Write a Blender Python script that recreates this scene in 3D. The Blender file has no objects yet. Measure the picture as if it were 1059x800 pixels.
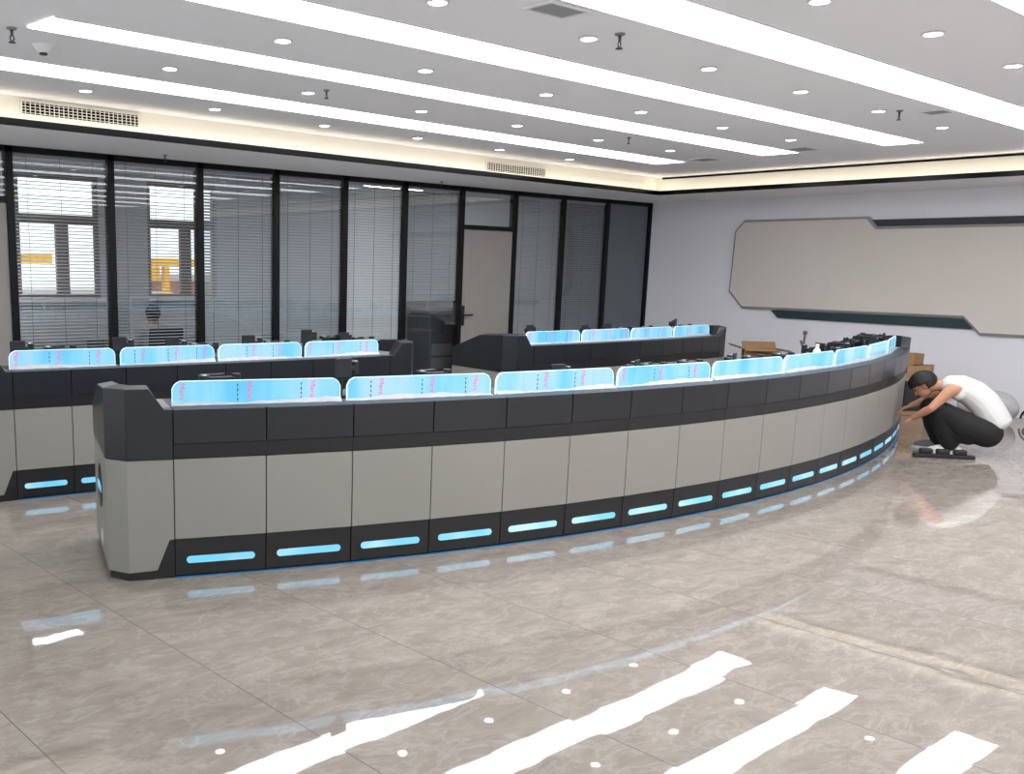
import bpy, bmesh, math, random
from mathutils import Vector, Matrix
random.seed(7)
D = bpy.data
SC = bpy.context.scene
COL = SC.collection

# ------------------------------------------------------------------ helpers
def lin(c):
    return c / 12.92 if c <= 0.04045 else ((c + 0.055) / 1.055) ** 2.4
def rgb(r, g, b):
    return (lin(r / 255), lin(g / 255), lin(b / 255), 1)

def mat(name, col, rough=0.5, metal=0.0, spec=0.5, emit=None, estr=0.0, noise=0.0, nscale=8.0, bump=0.0, bscale=60.0, alpha=None, coat=0.0):
    m = D.materials.new(name); m.use_nodes = True
    nt = m.node_tree; b = nt.nodes['Principled BSDF']
    b.inputs['Base Color'].default_value = col
    b.inputs['Roughness'].default_value = rough
    b.inputs['Metallic'].default_value = metal
    b.inputs['Specular IOR Level'].default_value = spec
    b.inputs['Coat Weight'].default_value = coat
    tc = nt.nodes.new('ShaderNodeTexCoord')
    if noise:
        n = nt.nodes.new('ShaderNodeTexNoise'); n.inputs['Scale'].default_value = nscale; n.inputs['Detail'].default_value = 5
        nt.links.new(tc.outputs['Object'], n.inputs['Vector'])
        r = nt.nodes.new('ShaderNodeValToRGB')
        r.color_ramp.elements[0].position = 0.3; r.color_ramp.elements[1].position = 0.7
        r.color_ramp.elements[0].color = tuple(max(0, c * (1 - noise)) for c in col[:3]) + (1,)
        r.color_ramp.elements[1].color = tuple(min(1, c * (1 + noise)) for c in col[:3]) + (1,)
        nt.links.new(n.outputs['Fac'], r.inputs['Fac']); nt.links.new(r.outputs['Color'], b.inputs['Base Color'])
    if bump:
        n2 = nt.nodes.new('ShaderNodeTexNoise'); n2.inputs['Scale'].default_value = bscale; n2.inputs['Detail'].default_value = 3
        nt.links.new(tc.outputs['Object'], n2.inputs['Vector'])
        bp = nt.nodes.new('ShaderNodeBump'); bp.inputs['Strength'].default_value = bump; bp.inputs['Distance'].default_value = 0.01
        nt.links.new(n2.outputs['Fac'], bp.inputs['Height']); nt.links.new(bp.outputs['Normal'], b.inputs['Normal'])
    if emit:
        b.inputs['Emission Color'].default_value = emit; b.inputs['Emission Strength'].default_value = estr
    if alpha is not None:
        b.inputs['Alpha'].default_value = alpha
    return m

ROOT = {}
class MB:
    """collects polygons; build() links them as ONE mesh object"""
    def __init__(s): s.v = []; s.f = []; s.mi = []; s.cur = 0
    def poly(s, pts):
        n = len(s.v); s.v += [tuple(p) for p in pts]; s.f.append(tuple(range(n, n + len(pts)))); s.mi.append(s.cur)
    def ext(s, pts, vec):
        pts = [Vector(p) for p in pts]; vec = Vector(vec); n = len(s.v); k = len(pts)
        s.v += [tuple(p) for p in pts] + [tuple(p + vec) for p in pts]
        s.f.append(tuple(range(n, n + k))); s.f.append(tuple(range(n + 2 * k - 1, n + k - 1, -1)))
        for i in range(k):
            j = (i + 1) % k; s.f.append((n + i, n + k + i, n + k + j, n + j))
        s.mi += [s.cur] * (k + 2)
    def loft(s, a, b):
        """solid between two matching polygons"""
        n = len(s.v); k = len(a); s.v += [tuple(p) for p in a] + [tuple(p) for p in b]
        s.f.append(tuple(range(n, n + k))); s.f.append(tuple(range(n + 2 * k - 1, n + k - 1, -1)))
        for i in range(k):
            j = (i + 1) % k; s.f.append((n + i, n + k + i, n + k + j, n + j))
        s.mi += [s.cur] * (k + 2)
    def box(s, c, size, ux=(1, 0, 0), uz=(0, 0, 1)):
        c = Vector(c); ux = Vector(ux).normalized(); uz = Vector(uz).normalized(); uy = uz.cross(ux).normalized(); uz = ux.cross(uy)
        a, b, h = size[0] / 2, size[1] / 2, size[2] / 2
        s.ext([c - ux * a - uy * b - uz * h, c + ux * a - uy * b - uz * h, c + ux * a + uy * b - uz * h, c - ux * a + uy * b - uz * h], uz * 2 * h)
    def bb(s, x0, x1, y0, y1, z0, z1):
        s.ext([(x0, y0, z0), (x1, y0, z0), (x1, y1, z0), (x0, y1, z0)], (0, 0, z1 - z0))
    def cyl(s, p, q, r, r2=None, n=14):
        p = Vector(p); q = Vector(q); ax = (q - p).normalized(); r2 = r if r2 is None else r2
        u = ax.orthogonal().normalized(); w = ax.cross(u)
        ra = [p + (u * math.cos(2 * math.pi * i / n) + w * math.sin(2 * math.pi * i / n)) * r for i in range(n)]
        rb = [q + (u * math.cos(2 * math.pi * i / n) + w * math.sin(2 * math.pi * i / n)) * r2 for i in range(n)]
        s.loft(ra, rb)
    def lathe(s, c, prof, n=20):
        c = Vector(c); base = len(s.v); k = len(prof)
        for i in range(n):
            a = 2 * math.pi * i / n
            for r, z in prof: s.v.append((c.x + r * math.cos(a), c.y + r * math.sin(a), c.z + z))
        for i in range(n):
            j = (i + 1) % n
            for m in range(k - 1):
                s.f.append((base + i * k + m, base + j * k + m, base + j * k + m + 1, base + i * k + m + 1)); s.mi.append(s.cur)
        for m in (0, k - 1):
            if prof[m][0] > 1e-5:
                s.f.append(tuple(base + i * k + m for i in range(n))); s.mi.append(s.cur)
    def tube(s, pts, r, n=8):
        for a, b in zip(pts[:-1], pts[1:]): s.cyl(a, b, r, n=n)
    def build(s, name, mats, parent=None, bevel=0.0, smooth=False):
        if not isinstance(mats, (list, tuple)): mats = [mats]
        if parent is None:
            xs = [v[0] for v in s.v]; ys = [v[1] for v in s.v]; zs = [v[2] for v in s.v]
            o0 = Vector(((min(xs) + max(xs)) / 2, (min(ys) + max(ys)) / 2, min(zs)))
        else: o0 = ROOT[parent.name]
        me = D.meshes.new(name)
        me.from_pydata([tuple(Vector(v) - o0) for v in s.v], [], s.f)
        for m in mats: me.materials.append(m)
        for p, i in zip(me.polygons, s.mi): p.material_index = i
        bm = bmesh.new(); bm.from_mesh(me)
        bmesh.ops.recalc_face_normals(bm, faces=bm.faces)
        if smooth:
            bmesh.ops.remove_doubles(bm, verts=bm.verts, dist=1e-5)
        bm.to_mesh(me); bm.free()
        if smooth:
            for p in me.polygons: p.use_smooth = True
        o = D.objects.new(name, me); COL.objects.link(o)
        if parent is None: o.location = o0
        else: o.parent = parent
        ROOT[o.name] = o0.copy()
        if bevel:
            bv = o.modifiers.new('bevel', 'BEVEL'); bv.width = bevel; bv.segments = 2; bv.limit_method = 'ANGLE'; bv.angle_limit = math.radians(40)
        return o

def tag(o, label, cat, group=None, kind=None):
    o['label'] = label; o['category'] = cat
    if group: o['group'] = group
    if kind: o['kind'] = kind
    return o
def empty(name, loc, label, cat, group=None):
    o = D.objects.new(name, None); COL.objects.link(o); o.location = loc; o.empty_display_size = 0.1
    ROOT[o.name] = Vector(loc)
    return tag(o, label, cat, group)
def struct(o, label=None, cat=None):
    o['kind'] = 'structure'
    if label: o['label'] = label
    if cat: o['category'] = cat
    return o

# ------------------------------------------------------------------ materials
M = {}
M['dark'] = mat('charcoal laminate', rgb(33, 36, 40), 0.32, spec=0.5, noise=0.05, nscale=3)
M['dark_low'] = mat('black grey laminate', rgb(30, 30, 32), 0.45)
M['shelf'] = mat('toplit charcoal laminate', rgb(72, 74, 78), 0.5, spec=0.3)  # charcoal laminate lightened to paint in the light from above
M['grey'] = mat('warm grey laminate', rgb(145, 143, 136), 0.42, noise=0.02, nscale=2)
M['kick'] = mat('black plinth laminate', rgb(30, 31, 33), 0.4)
M['black'] = mat('black plastic', rgb(22, 22, 24), 0.4)
M['frame'] = mat('black anodised frame', rgb(15, 16, 17), 0.4, spec=0.2)
M['chrome'] = mat('bright metal', (0.75, 0.75, 0.77, 1), 0.2, 1.0)
M['slot'] = mat('cyan light slot', rgb(120, 180, 205), 0.3, emit=(0.12, 0.50, 0.80, 1), estr=0.5)
def _slot_noise():
    nt = M['slot'].node_tree; b = nt.nodes['Principled BSDF']; g = nt.nodes.new('ShaderNodeNewGeometry')
    n = nt.nodes.new('ShaderNodeTexNoise'); n.inputs['Scale'].default_value = 3.0; n.inputs['Detail'].default_value = 2
    r = nt.nodes.new('ShaderNodeValToRGB'); r.color_ramp.elements[0].position = 0.42; r.color_ramp.elements[0].color = (0.10, 0.48, 0.80, 1)
    r.color_ramp.elements[1].position = 0.66; r.color_ramp.elements[1].color = (0.62, 0.76, 0.84, 1)
    nt.links.new(g.outputs['Position'], n.inputs['Vector']); nt.links.new(n.outputs['Fac'], r.inputs['Fac']); nt.links.new(r.outputs['Color'], b.inputs['Emission Color'])
_slot_noise()
M['blueline'] = mat('blue light line', rgb(20, 80, 130), 0.3, emit=(0.02, 0.30, 0.62, 1), estr=0.2)
M['edge'] = mat('lit acrylic edge', rgb(225, 245, 250), 0.2, emit=(0.68, 0.93, 1.0, 1), estr=0.6)
M['filmwhite'] = mat('peeled white film', rgb(192, 196, 199), 0.4, bump=0.4, bscale=25)
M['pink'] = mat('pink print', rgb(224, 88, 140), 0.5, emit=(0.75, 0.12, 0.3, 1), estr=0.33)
M['navy'] = mat('navy print', rgb(30, 44, 110), 0.5)
M['ceil'] = mat('matt white ceiling paint', rgb(247, 248, 253), 0.9, bump=0.03)
M['soffit'] = mat('matt soffit paint', rgb(248, 248, 252), 0.9)
M['cream'] = mat('cream cove paint', rgb(242, 238, 228), 0.85)
M['wall'] = mat('pale wall paint', rgb(243, 243, 248), 0.8, bump=0.03)
M['backwall'] = mat('grey office wall paint', rgb(176, 178, 180), 0.85)
M['trim'] = mat('gloss black trim', rgb(7, 7, 8), 0.15, spec=0.12)
M['strip'] = mat('light strip diffuser', (1, 1, 1, 1), 0.5, emit=(0.98, 0.99, 1.04, 1), estr=5.2)
M['lamp'] = mat('lamp diffuser', (1, 1, 1, 1), 0.5, emit=(1.0, 0.97, 0.92, 1), estr=9.0)
M['cove'] = mat('warm cove strip', (1, 1, 1, 1), 0.5, emit=(1.0, 0.88, 0.68, 1), estr=4.2)
M['lampring'] = mat('white lamp ring', rgb(235, 235, 235), 0.4)
M['panel'] = mat('greige wall panel', rgb(224, 217, 209), 0.6, noise=0.02, nscale=1)
M['paneledge'] = mat('grey panel edge', rgb(165, 165, 162), 0.45)
M['teal'] = mat('dark teal recess', rgb(40, 62, 70), 0.5)
M['blackgap'] = mat('black grey recess', rgb(48, 54, 60), 0.5)
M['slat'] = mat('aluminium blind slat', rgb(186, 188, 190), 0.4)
M['slatlit'] = mat('lit tone blind slat', rgb(228, 228, 226), 0.45)  # slat paled to paint in the light on the middle blind
M['slatshade'] = mat('shade tone blind slat', rgb(140, 144, 148), 0.45)  # slat darkened to paint in the dim right end of the glass
M['board'] = mat('blue grey backing board', rgb(120, 126, 132), 0.5)
M['cord'] = mat('blind cord', rgb(120, 120, 120), 0.6)
M['door'] = mat('greige door veneer', rgb(150, 145, 140), 0.5, noise=0.03, nscale=5)
M['winframe'] = mat('bronze window frame', rgb(98, 86, 76), 0.5)
M['card'] = mat('brown cardboard', rgb(170, 135, 98), 0.8, noise=0.06, nscale=6)
M['carddark'] = mat('cardboard flap', rgb(120, 98, 76), 0.8)
M['plastic'] = mat('white plastic', rgb(225, 225, 225), 0.4)
M['greyplastic'] = mat('grey plastic', rgb(130, 130, 132), 0.5)
M['vent'] = mat('vent grey metal', rgb(150, 152, 156), 0.5)
M['ventdark'] = mat('vent dark', rgb(60, 60, 64), 0.6)
M['skin'] = mat('skin', rgb(196, 142, 112), 0.55, noise=0.04, nscale=10)
M['hair'] = mat('black hair', rgb(24, 21, 20), 0.6, bump=0.6, bscale=90)
M['shirt'] = mat('white cotton', rgb(218, 217, 214), 0.85, bump=0.25, bscale=14)
M['trousers'] = mat('black cloth', rgb(26, 25, 26), 0.85, bump=0.25, bscale=12)
M['shoe'] = mat('white trainer', rgb(220, 220, 218), 0.55)
M['shoegrey'] = mat('grey trainer', rgb(118, 118, 116), 0.6)
M['bag'] = mat('black bag fabric', rgb(20, 20, 21), 0.6, bump=0.5, bscale=20)
M['yellow'] = mat('yellow crane paint', rgb(235, 175, 40), 0.6)
M['brick'] = mat('red brown brick', rgb(170, 110, 85), 0.9)
M['concrete'] = mat('pale concrete', rgb(190, 185, 178), 0.9)
M['copier'] = mat('dark grey copier plastic', rgb(84, 86, 90), 0.5)
M['officefill'] = mat('added office fill lamp', (1, 1, 1, 1), 0.5, emit=(1, 1, 1, 1), estr=16.0)  # for the lamps added to brighten the office
M['label'] = mat('blue bottle label', rgb(30, 60, 160), 0.4)
M['carpet'] = mat('dark office floor', rgb(110, 108, 106), 0.5)
M['cloud'] = mat('crumpled pale cloth', rgb(190, 188, 184), 0.8, bump=0.5, bscale=15)

def thin_glass(name, tint, ior, extra=0.0, rough=0.0):
    m = D.materials.new(name); m.use_nodes = True; nt = m.node_tree; nt.nodes.clear()
    out = nt.nodes.new('ShaderNodeOutputMaterial'); mx = nt.nodes.new('ShaderNodeMixShader')
    tr = nt.nodes.new('ShaderNodeBsdfTransparent'); tr.inputs[0].default_value = tint
    gl = nt.nodes.new('ShaderNodeBsdfGlossy'); gl.inputs['Roughness'].default_value = rough; gl.inputs[0].default_value = (1, 1, 1, 1)
    fr = nt.nodes.new('ShaderNodeFresnel'); ge = nt.nodes.new('ShaderNodeNewGeometry'); mr = nt.nodes.new('ShaderNodeMapRange')
    mr.inputs['To Min'].default_value = ior; mr.inputs['To Max'].default_value = 1 / ior
    nt.links.new(ge.outputs['Backfacing'], mr.inputs['Value']); nt.links.new(mr.outputs[0], fr.inputs[0])
    ad = nt.nodes.new('ShaderNodeMath'); ad.operation = 'ADD'; ad.inputs[1].default_value = extra; ad.use_clamp = True
    nt.links.new(fr.outputs[0], ad.inputs[0]); nt.links.new(ad.outputs[0], mx.inputs[0])
    nt.links.new(tr.outputs[0], mx.inputs[1]); nt.links.new(gl.outputs[0], mx.inputs[2]); nt.links.new(mx.outputs[0], out.inputs[0])
    return m
M['glass'] = thin_glass('partition glass', (0.88, 0.9, 0.91, 1), 1.45)
M['winglass'] = thin_glass('window glass', (0.95, 0.97, 0.97, 1), 1.3)

def bag_mat():
    m = mat('clear plastic sheet', rgb(205, 205, 206), 0.25, bump=1.0, bscale=18)
    m.node_tree.nodes['Principled BSDF'].inputs['Alpha'].default_value = 0.8
    return m
M['poly'] = bag_mat()

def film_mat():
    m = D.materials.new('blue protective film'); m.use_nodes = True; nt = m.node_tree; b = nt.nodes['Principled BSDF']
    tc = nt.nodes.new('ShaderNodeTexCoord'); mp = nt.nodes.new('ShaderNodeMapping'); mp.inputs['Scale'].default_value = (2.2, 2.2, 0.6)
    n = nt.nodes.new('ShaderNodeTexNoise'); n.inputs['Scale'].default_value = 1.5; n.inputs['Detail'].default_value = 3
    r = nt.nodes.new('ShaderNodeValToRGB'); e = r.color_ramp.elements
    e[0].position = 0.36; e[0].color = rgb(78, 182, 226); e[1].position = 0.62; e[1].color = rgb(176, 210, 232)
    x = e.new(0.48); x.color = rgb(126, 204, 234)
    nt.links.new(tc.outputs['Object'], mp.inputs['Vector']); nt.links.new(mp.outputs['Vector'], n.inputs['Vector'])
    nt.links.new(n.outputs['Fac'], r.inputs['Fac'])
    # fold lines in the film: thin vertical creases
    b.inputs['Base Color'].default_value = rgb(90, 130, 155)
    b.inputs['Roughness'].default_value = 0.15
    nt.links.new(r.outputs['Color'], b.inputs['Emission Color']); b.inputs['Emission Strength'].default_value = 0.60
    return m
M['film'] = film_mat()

def floor_mat():
    m = D.materials.new('polished marble tile'); m.use_nodes = True; nt = m.node_tree; L = nt.links.new
    b = nt.nodes['Principled BSDF']
    N = nt.nodes.new
    tc = N('ShaderNodeTexCoord'); geo = N('ShaderNodeNewGeometry')
    def mth(op, a=None, bb=None, v=None):
        n = N('ShaderNodeMath'); n.operation = op
        if a is not None: L(a, n.inputs[0])
        if bb is not None: L(bb, n.inputs[1])
        elif v is not None: n.inputs[1].default_value = v
        return n.outputs[0]
    sp = N('ShaderNodeSeparateXYZ'); L(geo.outputs['Position'], sp.inputs[0])
    T = 0.86
    u = mth('DIVIDE', mth('SUBTRACT', sp.outputs[0], v=2.10), v=T); w = mth('DIVIDE', mth('SUBTRACT', sp.outputs[1], v=1.80), v=T)
    fu = mth('FLOOR', u); fw = mth('FLOOR', w)
    du = mth('ABSOLUTE', mth('SUBTRACT', mth('FRACT', u), v=0.5)); dw = mth('ABSOLUTE', mth('SUBTRACT', mth('FRACT', w), v=0.5))
    su = mth('GREATER_THAN', du, v=0.5 - 0.0028); sw = mth('GREATER_THAN', dw, v=0.5 - 0.0016)
    seam = mth('MAXIMUM', su, mth('MULTIPLY', sw, v=0.35))
    cid = N('ShaderNodeCombineXYZ'); L(fu, cid.inputs[0]); L(fw, cid.inputs[1])
    wn = N('ShaderNodeTexWhiteNoise'); wn.noise_dimensions = '3D'; L(cid.outputs[0], wn.inputs['Vector'])
    # marble clouding and veins, shifted per tile
    off = N('ShaderNodeVectorMath'); off.operation = 'SCALE'; off.inputs['Scale'].default_value = 7.0; L(wn.outputs['Color'], off.inputs[0])
    add = N('ShaderNodeVectorMath'); add.operation = 'ADD'; L(geo.outputs['Position'], add.inputs[0]); L(off.outputs[0], add.inputs[1])
    mp = N('ShaderNodeMapping'); mp.inputs['Rotation'].default_value = (0, 0, 0.7); mp.inputs['Scale'].default_value = (1.0, 2.0, 1)
    L(add.outputs[0], mp.inputs['Vector'])
    n1 = N('ShaderNodeTexNoise'); n1.inputs['Scale'].default_value = 3.6; n1.inputs['Detail'].default_value = 12; n1.inputs['Roughness'].default_value = 0.72; n1.inputs['Distortion'].default_value = 0.5
    L(mp.outputs[0], n1.inputs['Vector'])
    r1 = N('ShaderNodeValToRGB'); e = r1.color_ramp.elements
    e[0].position = 0.25; e[0].color = rgb(132, 123, 113); e[1].position = 0.75; e[1].color = rgb(170, 161, 151)
    x = e.new(0.5); x.color = rgb(151, 142, 132)
    L(n1.outputs['Fac'], r1.inputs['Fac'])
    n2 = N('ShaderNodeTexNoise'); n2.inputs['Scale'].default_value = 3.0; n2.inputs['Detail'].default_value = 9; n2.inputs['Roughness'].default_value = 0.68; n2.inputs['Distortion'].default_value = 0.6
    L(mp.outputs[0], n2.inputs['Vector'])
    v = mth('ABSOLUTE', mth('SUBTRACT', n2.outputs['Fac'], v=0.5))
    r2 = N('ShaderNodeValToRGB'); e = r2.color_ramp.elements
    e[0].position = 0.0; e[0].color = (0.17, 0.17, 0.17, 1); e[1].position = 0.03; e[1].color = (0, 0, 0, 1)
    L(v, r2.inputs['Fac'])
    mx = N('ShaderNodeMix'); mx.data_type = 'RGBA'; L(r2.outputs['Color'], mx.inputs[0]); L(r1.outputs['Color'], mx.inputs[6]); mx.inputs[7].default_value = rgb(212, 206, 199)
    mx2 = N('ShaderNodeMix'); mx2.data_type = 'RGBA'; L(seam, mx2.inputs[0]); L(mx.outputs[2], mx2.inputs[6]); mx2.inputs[7].default_value = rgb(112, 105, 98)
    L(mx2.outputs[2], b.inputs['Base Color'])
    b.inputs['Roughness'].default_value = 0.02
    b.inputs['IOR'].default_value = 1.68; b.inputs['Specular IOR Level'].default_value = 0.5
    # slight tilt of each tile and waviness of the polish
    c1 = N('ShaderNodeVectorMath'); c1.operation = 'SUBTRACT'; L(wn.outputs['Color'], c1.inputs[0]); c1.inputs[1].default_value = (0.5, 0.5, 0.5)
    s1 = N('ShaderNodeVectorMath'); s1.operation = 'MULTIPLY'; L(c1.outputs[0], s1.inputs[0]); s1.inputs[1].default_value = (0.006, 0.006, 0)
    n3 = N('ShaderNodeTexNoise'); n3.inputs['Scale'].default_value = 5.5; n3.inputs['Detail'].default_value = 3; n3.inputs['Roughness'].default_value = 0.5
    L(add.outputs[0], n3.inputs['Vector'])
    c2 = N('ShaderNodeVectorMath'); c2.operation = 'SUBTRACT'; L(n3.outputs['Color'], c2.inputs[0]); c2.inputs[1].default_value = (0.5, 0.5, 0.5)
    s2 = N('ShaderNodeVectorMath'); s2.operation = 'MULTIPLY'; L(c2.outputs[0], s2.inputs[0]); s2.inputs[1].default_value = (0.008, 0.008, 0)
    a1 = N('ShaderNodeVectorMath'); a1.operation = 'ADD'; L(s1.outputs[0], a1.inputs[0]); L(s2.outputs[0], a1.inputs[1])
    a2 = N('ShaderNodeVectorMath'); a2.operation = 'ADD'; L(geo.outputs['Normal'], a2.inputs[0]); L(a1.outputs[0], a2.inputs[1])
    nn = N('ShaderNodeVectorMath'); nn.operation = 'NORMALIZE'; L(a2.outputs[0], nn.inputs[0]); L(nn.outputs[0], b.inputs['Normal'])
    return m
M['floor'] = floor_mat()

# ------------------------------------------------------------------ camera, world
Rm = ((0.779, -0.1057, 0.618), (-0.6268, -0.1562, 0.7634), (0.0158, -0.982, -0.188))
cam = D.objects.new('camera', D.cameras.new('camera')); COL.objects.link(cam)
rot = Matrix([[Rm[i][0], -Rm[i][1], -Rm[i][2]] for i in range(3)])
rot = rot.to_quaternion().to_matrix()
cam.matrix_world = Matrix.Translation((0, 0, 1.7)) @ rot.to_4x4()
cam.data.sensor_width = 36; cam.data.sensor_fit = 'HORIZONTAL'
cam.data.lens = 1036 / 1059 * 36
cam.data.shift_x = (529.5 - 362) / 1059; cam.data.shift_y = (477 - 400) / 1059
cam.data.clip_end = 200
SC.camera = cam
w = D.worlds.new('daylight'); SC.world = w; w.use_nodes = True
bg = w.node_tree.nodes['Background']; bg.inputs[0].default_value = (0.95, 0.98, 1.0, 1); bg.inputs[1].default_value = 1.3
vs = SC.view_settings
vs.view_transform = 'Standard'; vs.look = 'None'; vs.exposure = 0.56; vs.gamma = 1.0; vs.use_curve_mapping = False

# ------------------------------------------------------------------ room shell
XR, YG, XL, YF, YB = 14.45, 10.1, -0.8, -4.2, 13.6
m = MB(); m.bb(XL, XR, YF, YG + 0.05, -0.1, 0.0); struct(m.build('floor', M['floor']), 'polished grey beige marble tile floor', 'floor')
m = MB(); m.bb(XR, XR + 0.12, YF, YB, 0, 3.3); struct(m.build('wall_right', M['wall']), 'pale grey wall behind the consoles', 'wall')
def wall_with_added_windows(name, axis, lo, hi, pos, spans, z0, z1, first):  # unseen windows, added behind the viewer to light the room
    def bx_(q, a, b, c, d, e, f):
        if axis == 'y': q.bb(c, d, a, b, e, f)
        else: q.bb(a, b, c, d, e, f)
    q = MB(); xs = [lo] + [v for ab in spans for v in ab] + [hi]
    for a, b in zip(xs[0::2], xs[1::2]): bx_(q, a, b, pos - 0.12, pos, 0, 3.3)
    for a, b in spans: bx_(q, a, b, pos - 0.12, pos, 0, z0); bx_(q, a, b, pos - 0.12, pos, z1, 3.3)
    struct(q.build(name, M['wall']))
    for k, (a, b) in enumerate(spans):
        f = MB(); e = 0.05
        bx_(f, a, b, pos - 0.09, pos - 0.03, z0, z0 + e); bx_(f, a, b, pos - 0.09, pos - 0.03, z1 - e, z1)
        for c in (a, (a + b) / 2 - e / 2, b - e): bx_(f, c, c + e, pos - 0.09, pos - 0.03, z0 + e, z1 - e)
        o = struct(f.build('window_%d' % (first + k), M['winframe']))  # added window, lets daylight onto ceiling and walls
        g = MB(); bx_(g, a + e, b - e, pos - 0.062, pos - 0.056, z0 + e, z1 - e); g.build('pane', M['winglass'], o)
wall_with_added_windows('wall_left', 'y', YF, YG, XL, [(-3.8, -1.4), (-1.2, 1.2), (1.4, 3.8), (4.0, 6.4), (6.6, 8.2)], 0.5, 2.75, 30)
wall_with_added_windows('wall_front', 'x', XL - 0.12, XR + 0.12, YF, [(-0.4, 1.6)], 0.9, 2.6, 40)
def yc(x): return 8.60 + 0.036 * (x - 3.1)         # line of the cove lip along the glass wall
XC = 12.98
m = MB(); m.ext([(XL, YF, 3.1), (XC + 0.14, YF, 3.1), (XC + 0.14, yc(XC) + 0.14, 3.1), (XL, yc(XL) + 0.14, 3.1)], (0, 0, 0.1))
struct(m.build('ceiling', M['ceil']), 'white tray ceiling carrying the light strips', 'ceiling')
# soffit, cream cove face, black lip
m = MB()
m.ext([(XL, yc(XL), 2.845), (XC, yc(XC), 2.845), (XC, YG + 0.03, 2.845), (XL, YG + 0.03, 2.845)], (0, 0, 0.02))
m.ext([(XC, YF, 2.845), (XR, YF, 2.845), (XR, YG + 0.03, 2.845), (XC, YG + 0.03, 2.845)], (0, 0, 0.02))
struct(m.build('ceiling_soffit', M['soffit']))
m = MB()
m.ext([(XL, yc(XL) + 0.13, 2.865), (XC + 0.13, yc(XC) + 0.13, 2.865), (XC + 0.13, yc(XC) + 0.16, 2.865), (XL, yc(XL) + 0.16, 2.865)], (0, 0, 0.235))
m.ext([(XC + 0.13, YF, 2.865), (XC + 0.16, YF, 2.865), (XC + 0.16, yc(XC) + 0.14, 2.865), (XC + 0.13, yc(XC) + 0.14, 2.865)], (0, 0, 0.235))
struct(m.build('trim_1', M['cream']), 'cream upright face of the ceiling cove', 'cove')
m = MB()
m.ext([(XL, yc(XL) - 0.015, 2.838), (XC - 0.015, yc(XC) - 0.015, 2.838), (XC - 0.015, yc(XC), 2.838), (XL, yc(XL), 2.838)], (0, 0, 0.060))
m.ext([(XC - 0.015, YF, 2.838), (XC, YF, 2.838), (XC, yc(XC), 2.838), (XC - 0.015, yc(XC) - 0.015, 2.838)], (0, 0, 0.060))
struct(m.build('trim_2', M['trim']), 'glossy black lip under the lit cove', 'trim')
m = MB()
m.ext([(XL, yc(XL) + 0.03, 2.868), (XC + 0.05, yc(XC) + 0.03, 2.868), (XC + 0.05, yc(XC) + 0.06, 2.868), (XL, yc(XL) + 0.06, 2.868)], (0, 0, 0.008))
m.ext([(XC + 0.03, YF, 2.868), (XC + 0.06, YF, 2.868), (XC + 0.06, yc(XC) + 0.03, 2.868), (XC + 0.03, yc(XC) + 0.03, 2.868)], (0, 0, 0.008))
struct(m.build('trim_3', M['cove']), 'warm light strip hidden in the cove', 'light strip')
m = MB(); m.bb(XC + 0.116, XC + 0.128, -3.5, 9.0, 3.07, 3.095)
tag(m.build('slot_diffuser', M['trim']), 'long thin black air slot at the top of the right cove face', 'vent')

# ceiling light strips (right ends seen, left ends partly)
SN = ['rearmost ceiling light strip, nearest the glass wall', 'second ceiling light strip from the glass wall', 'third ceiling light strip from the glass wall, over the rear consoles',
      'fourth ceiling light strip from the glass wall, wide in the upper right', 'nearest ceiling light strip, only its corner in the upper right']
ends = [(7.15, 7.60, 7.54, 7.96), (5.85, 6.20, 6.07, 6.51), (4.57, 4.98, 4.73, 5.12), (3.22, 3.64, 3.28, 3.70), (1.78, 2.20, 1.78, 2.20), (0.38, 0.8, 0.38, 0.8), (-1.02, -0.6, -1.02, -0.6), (-2.42, -2.0, -2.42, -2.0)]
for i, (a, b, c, d) in enumerate(ends):
    x0, x1 = (2.5, 11.45)
    t = empty('ceiling_light_strip', ((x0 + x1) / 2, (a + d) / 2, 3.08), 'long white ' + SN[min(i, 4)] if i < 5 else 'long white ceiling light strip behind the viewer', 'ceiling light', 'long ceiling light strips')
    p = MB(); p.ext([(x0, a, 3.092), (x1, c, 3.092), (x1 - 0.02, d, 3.092), (x0 - 0.02, b, 3.092)], (0, 0, 0.006)); p.build('diffuser', M['strip'], t)
    f = MB(); e = 0.006
    f.ext([(x0, a - e, 3.09), (x1, c - e, 3.09), (x1, c, 3.09), (x0, a, 3.09)], (0, 0, 0.01))
    f.ext([(x0, b, 3.09), (x1, d, 3.09), (x1, d + e, 3.09), (x0, b + e, 3.09)], (0, 0, 0.01)); f.build('edge_profile', M['lampring'], t)

# downlights
DL = [(3.81, 5.44), (3.73, 6.73), (3.68, 8.04), (5.04, 6.84), (3.89, 4.13), (5.1, 5.52), (6.33, 6.89), (6.27, 8.23), (4.94, 8.11), (5.14, 4.12), (7.55, 8.27), (6.46, 5.57), (7.59, 6.89), (8.91, 8.34), (8.99, 7.0), (10.24, 8.4), (10.3, 7.0), (7.72, 5.57), (6.46, 4.13), (9.05, 5.59), (7.74, 4.14), (10.34, 5.59), (9.08, 4.15), (10.44, 4.17), (6.48, 2.7), (7.8, 2.72), (5.32, 2.79)]
ORD = ['first', 'second', 'third', 'fourth', 'fifth', 'sixth', 'seventh', 'eighth', 'ninth', 'tenth']
rows = {8.2: 'beyond the rearmost light strip', 6.9: 'between the rearmost and second light strips', 5.55: 'between the second and third light strips', 4.13: 'between the third and fourth light strips', 2.7: 'between the fourth and nearest light strips'}
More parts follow.
